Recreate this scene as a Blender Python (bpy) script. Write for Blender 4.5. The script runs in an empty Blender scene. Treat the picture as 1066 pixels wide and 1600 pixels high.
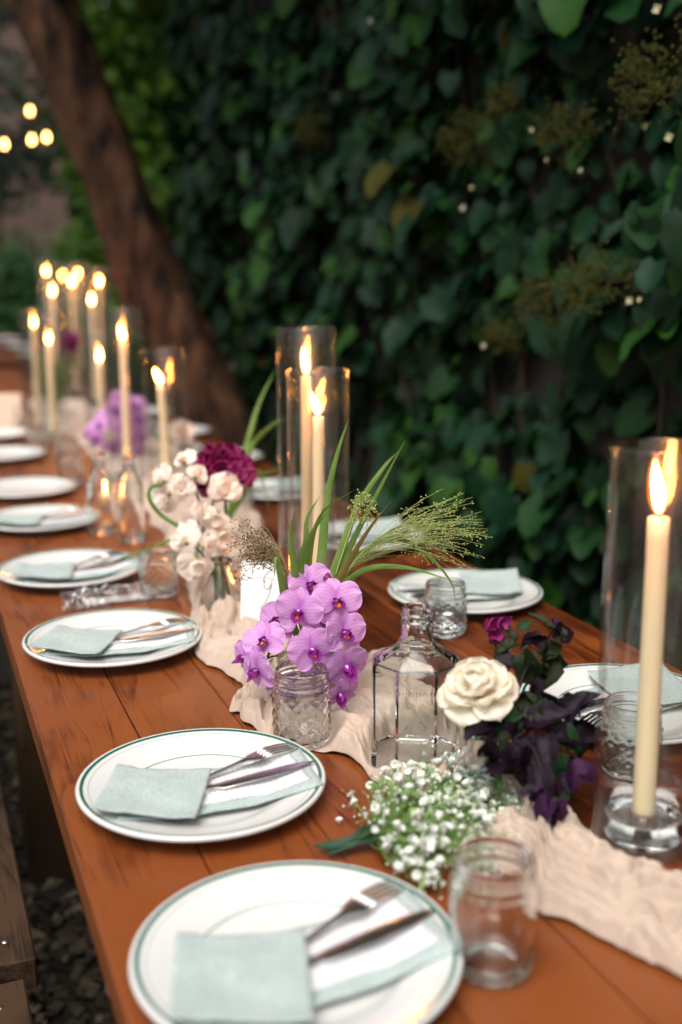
import bpy, math, random
from mathutils import Vector, Matrix, noise, Euler
R = math.radians
PI = math.pi
rnd = random.Random(7)
S = bpy.context.scene
COL = S.collection

# ------------------------------------------------------------------ camera, sky, sun, exposure
T = 0.76                      # table top above the ground
CH = 0.55                     # camera above the table top
FPX, YH, VPX = 1720.0, 433.0, -160.0
pitch = math.atan((800 - YH) / FPX)
yaw = math.atan((533 - VPX) / math.hypot(FPX, 800 - YH))
FWD = Vector((math.sin(yaw) * math.cos(pitch), math.cos(yaw) * math.cos(pitch), -math.sin(pitch)))
RGT = Vector((math.cos(yaw), -math.sin(yaw), 0))
UPV = RGT.cross(FWD)
CAM = Vector((0, 0, T + CH))
cd = bpy.data.cameras.new('camera')
cd.sensor_fit = 'VERTICAL'
cd.sensor_height = 36
cd.sensor_width = 24
cd.lens = FPX / 1600 * 36
cd.clip_start = 0.02
cd.clip_end = 300
cd.dof.use_dof = True
cd.dof.focus_distance = 1.37
cd.dof.aperture_fstop = 2.1
cd.dof.aperture_blades = 0
cam = bpy.data.objects.new('camera', cd)
COL.objects.link(cam)
cam.matrix_world = Matrix((
    (RGT.x, UPV.x, -FWD.x, CAM.x), (RGT.y, UPV.y, -FWD.y, CAM.y),
    (RGT.z, UPV.z, -FWD.z, CAM.z), (0, 0, 0, 1)))
S.camera = cam

SUN_EL, SUN_AZ = 60, 225      # degrees; azimuth clockwise from +Y
w = bpy.data.worlds.new('World')
S.world = w
w.use_nodes = True
nt = w.node_tree
nt.nodes.clear()
sky = nt.nodes.new('ShaderNodeTexSky')
sky.sky_type = 'NISHITA'
sky.sun_disc = False
sky.sun_elevation = R(SUN_EL)
sky.sun_rotation = R(SUN_AZ)
sky.air_density = 1.0
sky.dust_density = 4.0
sky.ozone_density = 1.0
hs = nt.nodes.new('ShaderNodeHueSaturation')      # a hazy, nearly grey evening sky
hs.inputs['Saturation'].default_value = 0.28
bg = nt.nodes.new('ShaderNodeBackground')
bg.inputs['Strength'].default_value = 0.10
wo = nt.nodes.new('ShaderNodeOutputWorld')
nt.links.new(sky.outputs[0], hs.inputs['Color'])
nt.links.new(hs.outputs[0], bg.inputs[0])
nt.links.new(bg.outputs[0], wo.inputs[0])
sl = bpy.data.lights.new('sun', 'SUN')
sl.energy = 1.4
sl.angle = R(45)
sl.color = (1.0, 0.96, 0.9)
sun = bpy.data.objects.new('sun', sl)
COL.objects.link(sun)
sd = Vector((math.sin(R(SUN_AZ)) * math.cos(R(SUN_EL)), math.cos(R(SUN_AZ)) * math.cos(R(SUN_EL)), math.sin(R(SUN_EL))))
sun.rotation_euler = sd.to_track_quat('Z', 'Y').to_euler()
S.view_settings.view_transform = 'Standard'
S.view_settings.look = 'None'
S.view_settings.gamma = 1
S.view_settings.exposure = 0.95
S.render.engine = 'CYCLES'
cy = S.cycles
cy.use_denoising = True
cy.use_adaptive_sampling = True
cy.adaptive_threshold = 0.02
cy.max_bounces = 14
cy.diffuse_bounces = 3
cy.glossy_bounces = 6
cy.transmission_bounces = 12
cy.transparent_max_bounces = 40
cy.sample_clamp_indirect = 20.0
cy.blur_glossy = 0.3


# ------------------------------------------------------------------ helpers
def ray(x, y):
    return FWD + RGT * ((x - 533) / FPX) + UPV * ((800 - y) / FPX)


def P(x, y, z=0.0):
    """where the line of sight of a photo pixel meets the level z above the table top"""
    d = ray(x, y)
    return CAM + d * ((z - CH) / d.z)


def U(x, y, d):
    """point of a photo pixel at depth d"""
    return CAM + ray(x, y) * d


class MB:
    def __init__(s):
        s.v, s.f, s.m, s.uv = [], [], [], []

    def add(s, v, f, m=0, M=None, uv=None):
        o = len(s.v)
        for i, p in enumerate(v):
            p = Vector(p)
            s.v.append(M @ p if M else p)
            s.uv.append(uv[i] if uv else (0, 0))
        for q in f:
            s.f.append([i + o for i in q])
            s.m.append(m)
        return s

    def box(s, a, b, m=0, M=None, bev=0.0):
        (x0, y0, z0), (x1, y1, z1) = a, b
        if bev <= 0:
            v = [(x0, y0, z0), (x1, y0, z0), (x1, y1, z0), (x0, y1, z0), (x0, y0, z1), (x1, y0, z1), (x1, y1, z1), (x0, y1, z1)]
            f = [(3, 2, 1, 0), (4, 5, 6, 7), (0, 1, 5, 4), (1, 2, 6, 5), (2, 3, 7, 6), (3, 0, 4, 7)]
            return s.add(v, f, m, M)
        c = bev
        rings = []
        for (z, i) in ((z0, c), (z0 + c, 0), (z1 - c, 0), (z1, c)):
            rings.append([(x0 + i + c * (i == 0), y0 + i, z), (x1 - i - c * (i == 0), y0 + i, z), (x1 - i, y0 + i + c * (i == 0), z), (x1 - i, y1 - i - c * (i == 0), z),
                          (x1 - i - c * (i == 0), y1 - i, z), (x0 + i + c * (i == 0), y1 - i, z), (x0 + i, y1 - i - c * (i == 0), z), (x0 + i, y0 + i + c * (i == 0), z)])
        v = [p for r_ in rings for p in r_]
        f = [tuple(range(7, -1, -1)), tuple(range(24, 32))]
        for k in range(3):
            for j in range(8):
                a_, b_ = k * 8 + j, k * 8 + (j + 1) % 8
                f.append((a_, b_, b_ + 8, a_ + 8))
        return s.add(v, f, m, M)

    def lathe(s, prof, seg=48, m=0, M=None, mod=None, loop=False):
        v, f, rows = [], [], []
        for (r, z) in prof:
            if r < 1e-6:
                rows.append([len(v)])
                v.append((0, 0, z))
            else:
                row = []
                for k in range(seg):
                    a = 2 * PI * k / seg
                    rr = r + (mod(a, z, r) if mod else 0)
                    row.append(len(v))
                    v.append((rr * math.cos(a), rr * math.sin(a), z))
                rows.append(row)
        pairs = list(zip(rows, rows[1:]))
        if loop:
            pairs.append((rows[-1], rows[0]))
        for A, B in pairs:
            for k in range(seg):
                k2 = (k + 1) % seg
                if len(A) == 1 and len(B) == 1:
                    continue
                if len(A) == 1:
                    f.append((A[0], B[k2], B[k]))
                elif len(B) == 1:
                    f.append((A[k], A[k2], B[0]))
                else:
                    f.append((A[k], A[k2], B[k2], B[k]))
        return s.add(v, f, m, M)

    def tube(s, pts, rad, seg=8, m=0, cap=True, rmod=None):
        pts = [Vector(p) for p in pts]
        n = len(pts)
        if not hasattr(rad, '__len__'):
            rad = [rad] * n
        v, f = [], []
        nrm = None
        for i, p in enumerate(pts):
            t = (pts[min(i + 1, n - 1)] - pts[max(i - 1, 0)])
            t = t.normalized() if t.length > 1e-9 else Vector((0, 0, 1))
            if nrm is None:
                nrm = t.orthogonal().normalized()
            nrm = (nrm - t * nrm.dot(t))
            nrm = nrm.normalized() if nrm.length > 1e-6 else t.orthogonal().normalized()
            b = t.cross(nrm)
            for k in range(seg):
                a = 2 * PI * k / seg
                r = rad[i] + (rmod(i / (n - 1), a) if rmod else 0)
                v.append(p + nrm * (r * math.cos(a)) + b * (r * math.sin(a)))
        for i in range(n - 1):
            for k in range(seg):
                k2 = (k + 1) % seg
                f.append((i * seg + k, i * seg + k2, (i + 1) * seg + k2, (i + 1) * seg + k))
        if cap:
            f.append(tuple(range(seg - 1, -1, -1)))
            f.append(tuple((n - 1) * seg + k for k in range(seg)))
        return s.add(v, f, m)

    def grid(s, fn, nu, nv, m=0, M=None, flip=False):
        v, f, uv = [], [], []
        for i in range(nu + 1):
            for j in range(nv + 1):
                v.append(fn(i / nu, j / nv))
                uv.append((i / nu, j / nv))
        for i in range(nu):
            for j in range(nv):
                a = i * (nv + 1) + j
                q = (a, a + nv + 1, a + nv + 2, a + 1)
                f.append(q[::-1] if flip else q)
        return s.add(v, f, m, M, uv)

    def slab(s, fn, nu, nv, th, m=0, M=None):
        """a sheet of thickness th below fn(u, v)"""
        v, f, uv = [], [], []
        N = (nu + 1) * (nv + 1)
        for k in (0, 1):
            for i in range(nu + 1):
                for j in range(nv + 1):
                    p = Vector(fn(i / nu, j / nv))
                    v.append(p - Vector((0, 0, th * k)))
                    uv.append((i / nu, j / nv))
        for i in range(nu):
            for j in range(nv):
                a = i * (nv + 1) + j
                q = (a, a + nv + 1, a + nv + 2, a + 1)
                f.append(q)
                f.append(tuple(x + N for x in q[::-1]))
        for i in range(nu):
            a, b = i * (nv + 1), (i + 1) * (nv + 1)
            f.append((a, a + N, b + N, b))
            a, b = a + nv, b + nv
            f.append((a, b, b + N, a + N))
        for j in range(nv):
            a, b = j, j + 1
            f.append((a, b, b + N, a + N))
            a, b = nu * (nv + 1) + j, nu * (nv + 1) + j + 1
            f.append((a, a + N, b + N, b))
        return s.add(v, f, m, M, uv)

    def data(s, name, mats, smooth=True):
        me = bpy.data.meshes.new(name)
        me.from_pydata(s.v, [], s.f)
        ms = mats if isinstance(mats, (list, tuple)) else [mats]
        for q in ms:
            me.materials.append(q)
        if len(ms) > 1:
            me.polygons.foreach_set('material_index', s.m)
        if smooth:
            me.polygons.foreach_set('use_smooth', [True] * len(s.f))
        if any(u != (0, 0) for u in s.uv[:4]):
            ul = me.uv_layers.new(name='UVMap')
            buf = []
            for q in s.f:
                for i in q:
                    buf.extend(s.uv[i])
            ul.data.foreach_set('uv', buf)
        me.update()
        return me

    def build(s, name, mats, parent=None, smooth=True, M=None):
        return put(name, s.data(name, mats, smooth), parent, M)


def put(name, me, parent=None, M=None):
    o = bpy.data.objects.new(name, me)
    COL.objects.link(o)
    if parent:
        o.parent = parent
    if M is not None:
        o.matrix_basis = M
    return o


def tag(o, label=None, cat=None, group=None, kind=None):
    if label:
        o['label'] = label
    if cat:
        o['category'] = cat
    if group:
        o['group'] = group
    if kind:
        o['kind'] = kind
    return o


def thing(name, label, cat, loc=(0, 0, 0), rz=0.0, group=None):
    o = bpy.data.objects.new(name, None)
    COL.objects.link(o)
    o.empty_display_size = 0.05
    o.location = loc
    o.rotation_euler = (0, 0, rz)
    return tag(o, label, cat, group)


def sharp(o, deg=35):
    o.data.set_sharp_from_angle(angle=R(deg))
    return o


def spline(pts, n):
    """Catmull-Rom through a list of tuples, n samples"""
    pts = [Vector(p) for p in pts]
    ext = [pts[0] * 2 - pts[1]] + pts + [pts[-1] * 2 - pts[-2]]
    out = []
    m = len(pts) - 1
    for i in range(n):
        t = i / (n - 1) * m
        k = min(int(t), m - 1)
        t -= k
        a, b, c, d = ext[k:k + 4]
        out.append(0.5 * ((2 * b) + (c - a) * t + (2 * a - 5 * b + 4 * c - d) * t * t + (3 * b - a - 3 * c + d) * t ** 3))
    return out


def frame(direction, up=(0, 0, 1), loc=(0, 0, 0), roll=0.0):
    """matrix whose +Z is direction and +Y leans towards up"""
    z = Vector(direction).normalized()
    y = Vector(up)
    y = y - z * y.dot(z)
    y = y.normalized() if y.length > 1e-4 else z.orthogonal().normalized()
    x = y.cross(z)
    M = Matrix(((x.x, y.x, z.x, loc[0]), (x.y, y.y, z.y, loc[1]), (x.z, y.z, z.z, loc[2]), (0, 0, 0, 1)))
    return M @ Matrix.Rotation(roll, 4, 'Z')


def TR(x, y, z):
    return Matrix.Translation((x, y, z))


def fbm(p, o=4):
    return noise.fractal(Vector(p), 1.0, 2.0, o)


# ------------------------------------------------------------------ materials
def mat(name, base=(0.8, 0.8, 0.8), rough=0.5, **k):
    m = bpy.data.materials.new(name)
    m.use_nodes = True
    b = m.node_tree.nodes['Principled BSDF']
    b.inputs['Base Color'].default_value = (*base, 1)
    b.inputs['Roughness'].default_value = rough
    for a, v in k.items():
        b.inputs[a.replace('_', ' ')].default_value = v
    return m


def N(m, typ, **k):
    n = m.node_tree.nodes.new('ShaderNode' + typ)
    for a, v in k.items():
        if a in n.inputs:
            n.inputs[a].default_value = v
        else:
            setattr(n, a, v)
    return n


def L(m, a, b):
    m.node_tree.links.new(a, b)


def bsdf(m):
    return m.node_tree.nodes['Principled BSDF']


def ramp(m, fac, stops):
    r = N(m, 'ValToRGB')
    e = r.color_ramp.elements
    while len(e) < len(stops):
        e.new(0.5)
    for q, (p, c) in zip(e, stops):
        q.position = p
        q.color = (*c, 1) if len(c) == 3 else c
    L(m, fac, r.inputs[0])
    return r


def vary(m, c1, c2, scale=20.0, coord='Object', detail=4.0, bump=0.0, bscale=None, stretch=None, lo=0.35, hi=0.65):
    tc = N(m, 'TexCoord')
    src = tc.outputs[coord]
    if stretch:
        mp = N(m, 'Mapping')
        mp.inputs['Scale'].default_value = stretch
        L(m, src, mp.inputs[0])
        src = mp.outputs[0]
    nz = N(m, 'TexNoise', Scale=scale, Detail=detail)
    L(m, src, nz.inputs['Vector'])
    r = ramp(m, nz.outputs['Fac'], [(lo, c1), (hi, c2)])
    L(m, r.outputs[0], bsdf(m).inputs['Base Color'])
    if bump:
        n2 = N(m, 'TexNoise', Scale=bscale or scale * 3, Detail=5.0)
        L(m, src, n2.inputs['Vector'])
        bp = N(m, 'Bump', Strength=bump, Distance=0.002)
        L(m, n2.outputs['Fac'], bp.inputs['Height'])
        L(m, bp.outputs[0], bsdf(m).inputs['Normal'])
    return m


def wood(name, dark, mid, light, rough=0.38, coat=0.0, spec=0.32, knots=True):
    """boards along Y: long grain, cathedral rings, knots, uneven stain"""
    m = mat(name, mid, rough, Coat_Weight=coat, Specular_IOR_Level=spec)
    b = bsdf(m)
    tc = N(m, 'TexCoord')
    oi = N(m, 'ObjectInfo')
    off = N(m, 'VectorMath', operation='SCALE')
    cx = N(m, 'CombineXYZ', X=3.0, Y=37.0, Z=11.0)
    L(m, cx.outputs[0], off.inputs[0])
    L(m, oi.outputs['Random'], off.inputs['Scale'])
    ad = N(m, 'VectorMath', operation='ADD')
    L(m, tc.outputs['Object'], ad.inputs[0])
    L(m, off.outputs[0], ad.inputs[1])

    def stretched(sx, sy, detail, rough_=0.5, dist=0.0):
        mp = N(m, 'Mapping')
        mp.inputs['Scale'].default_value = (sx, sy, sx)
        L(m, ad.outputs[0], mp.inputs[0])
        nz = N(m, 'TexNoise', Scale=1.0, Detail=detail, Roughness=rough_, Distortion=dist)
        L(m, mp.outputs[0], nz.inputs['Vector'])
        return nz.outputs['Fac']

    def mad(a, k, c):
        n = N(m, 'Math', operation='MULTIPLY_ADD')
        n.inputs[1].default_value = k
        L(m, a, n.inputs[0])
        if hasattr(c, 'is_linked'):
            L(m, c, n.inputs[2])
        else:
            n.inputs[2].default_value = c
        return n.outputs[0]
    # rings: contour lines of a long smooth noise, sharpened on one side like growth rings
    field = stretched(9.0, 1.5, 1.5)
    fr = N(m, 'Math', operation='FRACT')
    L(m, mad(field, 13.0, 0.0), fr.inputs[0])
    ring = ramp(m, fr.outputs[0], [(0.0, (1, 1, 1)), (0.70, (0.62, 0.62, 0.62)), (0.93, (0.0, 0.0, 0.0)), (1.0, (1, 1, 1))]).outputs[0]
    fine = stretched(330.0, 9.0, 3.0, 0.6)
    streak = stretched(60.0, 1.6, 4.0, 0.6)
    blot = stretched(9.0, 5.0, 5.0, 0.6)
    acc = mad(oi.outputs['Random'], 0.40, -0.46)
    acc = mad(ring, 0.17, acc)
    acc = mad(fine, 0.50, acc)
    acc = mad(streak, 0.62, acc)
    acc = mad(blot, 1.02, acc)
    r = ramp(m, acc, [(0.48, dark), (0.80, mid), (1.08, light)])
    col = r.outputs[0]
    if knots:
        mk = N(m, 'Mapping')
        mk.inputs['Scale'].default_value = (5.5, 2.3, 0.0)
        L(m, ad.outputs[0], mk.inputs[0])
        vo = N(m, 'TexVoronoi', Scale=1.0, Randomness=1.0)
        nw = N(m, 'TexNoise', Scale=14.0)
        L(m, ad.outputs[0], nw.inputs['Vector'])
        mxv = N(m, 'VectorMath', operation='MULTIPLY_ADD')
        mxv.inputs[1].default_value = (0.16, 0.16, 0)
        L(m, nw.outputs['Color'], mxv.inputs[0])
        L(m, mk.outputs[0], mxv.inputs[2])
        L(m, mxv.outputs[0], vo.inputs['Vector'])
        kr = ramp(m, vo.outputs['Distance'], [(0.04, (0.22, 0.22, 0.22)), (0.065, (0.5, 0.5, 0.5)), (0.09, (0.8, 0.8, 0.8)), (0.22, (1, 1, 1))])
        mx = N(m, 'MixRGB', blend_type='MULTIPLY')
        mx.inputs[0].default_value = 1
        L(m, col, mx.inputs[1])
        L(m, kr.outputs[0], mx.inputs[2])
        col = mx.outputs[0]
    L(m, col, b.inputs['Base Color'])
    rr = N(m, 'MapRange')
    rr.inputs['To Min'].default_value = rough - 0.12
    rr.inputs['To Max'].default_value = rough + 0.16
    L(m, streak, rr.inputs['Value'])
    L(m, rr.outputs[0], b.inputs['Roughness'])
    bp = N(m, 'Bump', Strength=0.3, Distance=0.0008)
    L(m, mad(fine, 0.6, ring), bp.inputs['Height'])
    L(m, bp.outputs[0], b.inputs['Normal'])
    return m


M = {}
M['table'] = wood('stained_pine', (0.019, 0.0038, 0.0013), (0.090, 0.0185, 0.0042), (0.205, 0.054, 0.0120), 0.33, 0.0, 0.42)
M['bench'] = wood('weathered_bench_wood', (0.007, 0.004, 0.0022), (0.022, 0.012, 0.0065), (0.055, 0.030, 0.016), 0.7, 0.0, 0.15, False)
M['legwood'] = wood('dark_table_leg_wood', (0.010, 0.006, 0.0035), (0.028, 0.015, 0.008), (0.045, 0.025, 0.012), 0.65, 0.0, 0.15, False)


def porcelain():
    m = mat('porcelain', (0.66, 0.655, 0.63), 0.16, Coat_Weight=0.3, Coat_Roughness=0.06)
    tc = N(m, 'TexCoord')
    sp = N(m, 'SeparateXYZ')
    L(m, tc.outputs['Object'], sp.inputs[0])
    cb = N(m, 'CombineXYZ')
    L(m, sp.outputs[0], cb.inputs[0])
    L(m, sp.outputs[1], cb.inputs[1])
    ln = N(m, 'VectorMath', operation='LENGTH')
    L(m, cb.outputs[0], ln.inputs[0])
    mr = N(m, 'MapRange')
    mr.inputs['From Max'].default_value = 0.14
    L(m, ln.outputs['Value'], mr.inputs['Value'])
    W, G, G2 = (0.66, 0.655, 0.63), (0.012, 0.11, 0.065), (0.06, 0.16, 0.12)
    rp = ramp(m, mr.outputs[0], [(0.0, W), (0.60, G2), (0.6055, W), (0.852, G2), (0.859, W), (0.893, G), (0.918, W)])
    rp.color_ramp.interpolation = 'CONSTANT'
    # only on the upper face
    gt = N(m, 'Math', operation='GREATER_THAN')
    gt.inputs[1].default_value = 0.2
    ge = N(m, 'NewGeometry')
    s2 = N(m, 'SeparateXYZ')
    L(m, ge.outputs['Normal'], s2.inputs[0])
    L(m, s2.outputs[2], gt.inputs[0])
    mx = N(m, 'MixRGB')
    mx.inputs[1].default_value = (*W, 1)
    L(m, gt.outputs[0], mx.inputs[0])
    L(m, rp.outputs[0], mx.inputs[2])
    L(m, mx.outputs[0], bsdf(m).inputs['Base Color'])
    return m


M['plate'] = porcelain()


def weave(name, c1, c2, rough=0.9, ws=900.0, bump=0.5, coord='Object', vs=25, sheen=0.2, grain=(0.74, 1.12)):
    m = mat(name, c1, rough, Sheen_Weight=sheen)
    vary(m, c1, c2, vs, coord)
    tc = N(m, 'TexCoord')
    h = []
    for ax in ('X', 'Y'):
        wv = N(m, 'TexWave', Scale=ws / 6.28, Distortion=1.5, Detail=1.0)
        wv.bands_direction = ax
        L(m, tc.outputs[coord], wv.inputs['Vector'])
        h.append(wv)
    ad = N(m, 'Math', operation='ADD')
    L(m, h[0].outputs['Fac'], ad.inputs[0])
    L(m, h[1].outputs['Fac'], ad.inputs[1])
    bp = N(m, 'Bump', Strength=bump, Distance=0.0008)
    L(m, ad.outputs[0], bp.inputs['Height'])
    L(m, bp.outputs[0], bsdf(m).inputs['Normal'])
    nf = N(m, 'TexNoise', Scale=420.0, Detail=3.0)
    L(m, tc.outputs[coord], nf.inputs['Vector'])
    rf = ramp(m, nf.outputs['Fac'], [(0.3, (grain[0],) * 3), (0.7, (grain[1],) * 3)])
    mu = N(m, 'MixRGB', blend_type='MULTIPLY')
    mu.inputs[0].default_value = 1.0
    old = bsdf(m).inputs['Base Color'].links[0].from_socket
    L(m, old, mu.inputs[1])
    L(m, rf.outputs[0], mu.inputs[2])
    L(m, mu.outputs[0], bsdf(m).inputs['Base Color'])
    return m


M['napkin'] = weave('mint_linen', (0.39, 0.48, 0.455), (0.45, 0.54, 0.51))
M['gauze'] = weave('blush_gauze', (0.44, 0.33, 0.255), (0.53, 0.41, 0.325), 0.95, 1400, 0.2, vs=9, sheen=0.1, grain=(0.92, 1.04))
M['steel'] = mat('cutlery_steel', (0.74, 0.72, 0.69), 0.27, Metallic=1.0)


def paper_text():
    m = mat('printed_card', (0.68, 0.68, 0.69), 0.7)
    tc = N(m, 'TexCoord')
    mp = N(m, 'Mapping')
    L(m, tc.outputs['UV'], mp.inputs[0])
    mp.inputs['Scale'].default_value = (16, 70, 1)
    wv = N(m, 'TexWave', Scale=0.6)
    wv.bands_direction = 'X'
    L(m, mp.outputs[0], wv.inputs['Vector'])
    nz = N(m, 'TexNoise', Scale=1.3, Detail=3.0)
    L(m, mp.outputs[0], nz.inputs['Vector'])
    g1 = N(m, 'Math', operation='GREATER_THAN')
    g1.inputs[1].default_value = 0.86
    L(m, wv.outputs['Fac'], g1.inputs[0])
    g2 = N(m, 'Math', operation='GREATER_THAN')
    g2.inputs[1].default_value = 0.53
    L(m, nz.outputs['Fac'], g2.inputs[0])
    mu = N(m, 'Math', operation='MULTIPLY')
    L(m, g1.outputs[0], mu.inputs[0])
    L(m, g2.outputs[0], mu.inputs[1])
    mx = N(m, 'MixRGB')
    mx.inputs[1].default_value = (0.68, 0.68, 0.69, 1)
    mx.inputs[2].default_value = (0.33, 0.33, 0.36, 1)
    L(m, mu.outputs[0], mx.inputs[0])
    L(m, mx.outputs[0], bsdf(m).inputs['Base Color'])
    return m


M['menu'] = paper_text()
M['card'] = mat('white_card', (0.86, 0.85, 0.83), 0.65)
M['peach'] = mat('blush_card', (0.72, 0.50, 0.38), 0.7)
M['ink'] = mat('dark_green_ink', (0.015, 0.03, 0.025), 0.5)
M['glass'] = mat('clear_glass', (0.97, 0.99, 0.98), 0.0, Transmission_Weight=1.0, IOR=1.46)
M['water'] = mat('water', (0.97, 0.985, 0.98), 0.0, Transmission_Weight=1.0, IOR=1.33)


def thinglass():
    m = bpy.data.materials.new('thin_clear_glass')
    m.use_nodes = True
    t = m.node_tree
    t.nodes.clear()
    out = N(m, 'OutputMaterial')
    tr = N(m, 'BsdfTransparent')
    tr.inputs[0].default_value = (0.965, 0.97, 0.965, 1)
    gl = N(m, 'BsdfGlossy', Roughness=0.015)
    gl.inputs[0].default_value = (1, 1, 1, 1)
    g = N(m, 'NewGeometry')
    mr = N(m, 'MapRange')
    mr.inputs['To Min'].default_value = 1.52
    mr.inputs['To Max'].default_value = 1 / 1.52
    L(m, g.outputs['Backfacing'], mr.inputs['Value'])
    fr = N(m, 'Fresnel')
    L(m, mr.outputs[0], fr.inputs['IOR'])
    hz = N(m, 'BsdfGlossy', Roughness=0.30)
    hz.inputs[0].default_value = (1, 1, 1, 1)
    mh = N(m, 'MixShader')      # faint rough gloss added to spread flame glow over the glass
    mh.inputs[0].default_value = 0.008
    L(m, tr.outputs[0], mh.inputs[1])
    L(m, hz.outputs[0], mh.inputs[2])
    mx = N(m, 'MixShader')
    L(m, fr.outputs[0], mx.inputs[0])
    L(m, mh.outputs[0], mx.inputs[1])
    L(m, gl.outputs[0], mx.inputs[2])
    L(m, mx.outputs[0], out.inputs[0])
    return m


M['thin'] = thinglass()
M['wax'] = mat('ivory_wax', (0.95, 0.74, 0.48), 0.42, Subsurface_Weight=0.55, Subsurface_Scale=0.02)
bsdf(M['wax']).inputs['Subsurface Radius'].default_value = (1.0, 0.55, 0.25)
M['wick'] = mat('charred_wick', (0.015, 0.012, 0.01), 0.9)


def flame_mat(name, k):
    m = bpy.data.materials.new(name)
    m.use_nodes = True
    m.node_tree.nodes.clear()
    out = N(m, 'OutputMaterial')
    em = N(m, 'Emission')
    tc = N(m, 'TexCoord')
    sp = N(m, 'SeparateXYZ')
    L(m, tc.outputs['Generated'], sp.inputs[0])
    r = ramp(m, sp.outputs[2], [(0.0, (0.10, 0.035, 0.02)), (0.22, (0.9, 0.30, 0.06)), (0.45, (1.0, 0.34, 0.055)), (0.85, (1.0, 0.28, 0.035)), (1.0, (0.6, 0.13, 0.015))])
    L(m, r.outputs[0], em.inputs[0])
    em.inputs[1].default_value = k
    L(m, em.outputs[0], out.inputs[0])
    return m


def shell_mat():
    m = bpy.data.materials.new('candle_flame_edge')
    m.use_nodes = True
    m.node_tree.nodes.clear()
    out = N(m, 'OutputMaterial')
    em = N(m, 'Emission', Strength=0.55)
    em.inputs[0].default_value = (1.0, 0.17, 0.012, 1)
    tr = N(m, 'BsdfTransparent')
    ad = N(m, 'AddShader')
    L(m, em.outputs[0], ad.inputs[0])
    L(m, tr.outputs[0], ad.inputs[1])
    L(m, ad.outputs[0], out.inputs[0])
    return m


M['flame_edge'] = shell_mat()
M['flame'] = flame_mat('candle_flame', 105.0)
M['bulb'] = mat('lit_bulb', (1, 0.8, 0.5), 0.4)
bsdf(M['bulb']).inputs['Emission Color'].default_value = (1.0, 0.48, 0.12, 1)
bsdf(M['bulb']).inputs['Emission Strength'].default_value = 14.0
M['wire'] = mat('black_cable', (0.01, 0.01, 0.01), 0.6)


def leafmat(name, c, rough=0.42, c2=None, trans=0.0, sc=18.0, spec=0.22):
    m = mat(name, c, rough + 0.08, Specular_IOR_Level=spec)
    vary(m, c, c2 or tuple(x * 1.6 for x in c), sc, 'Object', 3.0, 0.35, 60.0)
    if trans:
        b = bsdf(m)
        t = N(m, 'BsdfTranslucent')
        t.inputs[0].default_value = (*[min(1, x * 1.8) for x in c], 1)
        mx = N(m, 'MixShader')
        mx.inputs[0].default_value = trans
        out = m.node_tree.nodes['Material Output']
        L(m, b.outputs[0], mx.inputs[1])
        L(m, t.outputs[0], mx.inputs[2])
        L(m, mx.outputs[0], out.inputs[0])
    return m


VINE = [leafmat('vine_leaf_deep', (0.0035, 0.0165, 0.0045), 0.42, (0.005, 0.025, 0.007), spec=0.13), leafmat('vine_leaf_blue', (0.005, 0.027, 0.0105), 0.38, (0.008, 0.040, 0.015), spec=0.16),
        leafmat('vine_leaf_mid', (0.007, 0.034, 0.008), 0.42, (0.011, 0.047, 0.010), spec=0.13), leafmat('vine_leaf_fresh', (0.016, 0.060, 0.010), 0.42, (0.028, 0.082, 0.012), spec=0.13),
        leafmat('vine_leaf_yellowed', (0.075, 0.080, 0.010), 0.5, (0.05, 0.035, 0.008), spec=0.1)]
M['umbel'] = leafmat('faded_flower_head', (0.034, 0.042, 0.006), 0.8, (0.07, 0.065, 0.010))
M['bract'] = mat('white_bract', (0.40, 0.38, 0.22), 0.7)
M['stem_brown'] = mat('woody_stem', (0.035, 0.024, 0.014), 0.8)
M['wallstone'] = vary(mat('old_garden_wall', (0.05, 0.045, 0.04), 0.9), (0.025, 0.022, 0.018), (0.06, 0.052, 0.045), 6.0, bump=0.6)
M['bark'] = vary(mat('rough_bark', (0.1, 0.06, 0.04), 0.95, Specular_IOR_Level=0.2), (0.003, 0.002, 0.0014), (0.11, 0.050, 0.024), 12.0, detail=9.0, bump=1.0, bscale=50.0, stretch=(1, 1, 0.3), lo=0.35, hi=0.74)
M['sunleaf'] = [leafmat('bright_leaf_yellow', (0.05, 0.105, 0.006), 0.5, (0.085, 0.14, 0.008), 0.35), leafmat('bright_leaf_green', (0.026, 0.075, 0.006), 0.5, None, 0.35)]  # leaf colours lightened to stand in for sunlight
M['shrub'] = [leafmat('shrub_leaf', (0.009, 0.034, 0.007), 0.5), leafmat('shrub_leaf_light', (0.016, 0.055, 0.010), 0.5)]
M['farleaf'] = [leafmat('far_tree_leaf', (0.016, 0.042, 0.024), 0.5), leafmat('far_tree_leaf_grey', (0.028, 0.055, 0.036), 0.5)]
M['grass'] = leafmat('grass_blade', (0.10, 0.20, 0.035), 0.45, (0.19, 0.27, 0.07), 0.25, 30.0)
M['grass_tip'] = leafmat('dry_grass_blade', (0.30, 0.17, 0.05), 0.5, (0.18, 0.2, 0.05), 0.25, 14.0)
M['stem'] = leafmat('green_stem', (0.09, 0.19, 0.035), 0.45)
M['stem_dark'] = leafmat('dark_green_stem', (0.03, 0.06, 0.02), 0.5)
M['seed'] = mat('straw_seed', (0.42, 0.42, 0.14), 0.6)
M['seed_dark'] = mat('dark_seed', (0.035, 0.02, 0.012), 0.6)
M['panicle_dark'] = mat('tan_stalk', (0.34, 0.24, 0.10), 0.6)
M['panicle'] = mat('pale_green_stalk', (0.30, 0.36, 0.10), 0.6)


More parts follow.
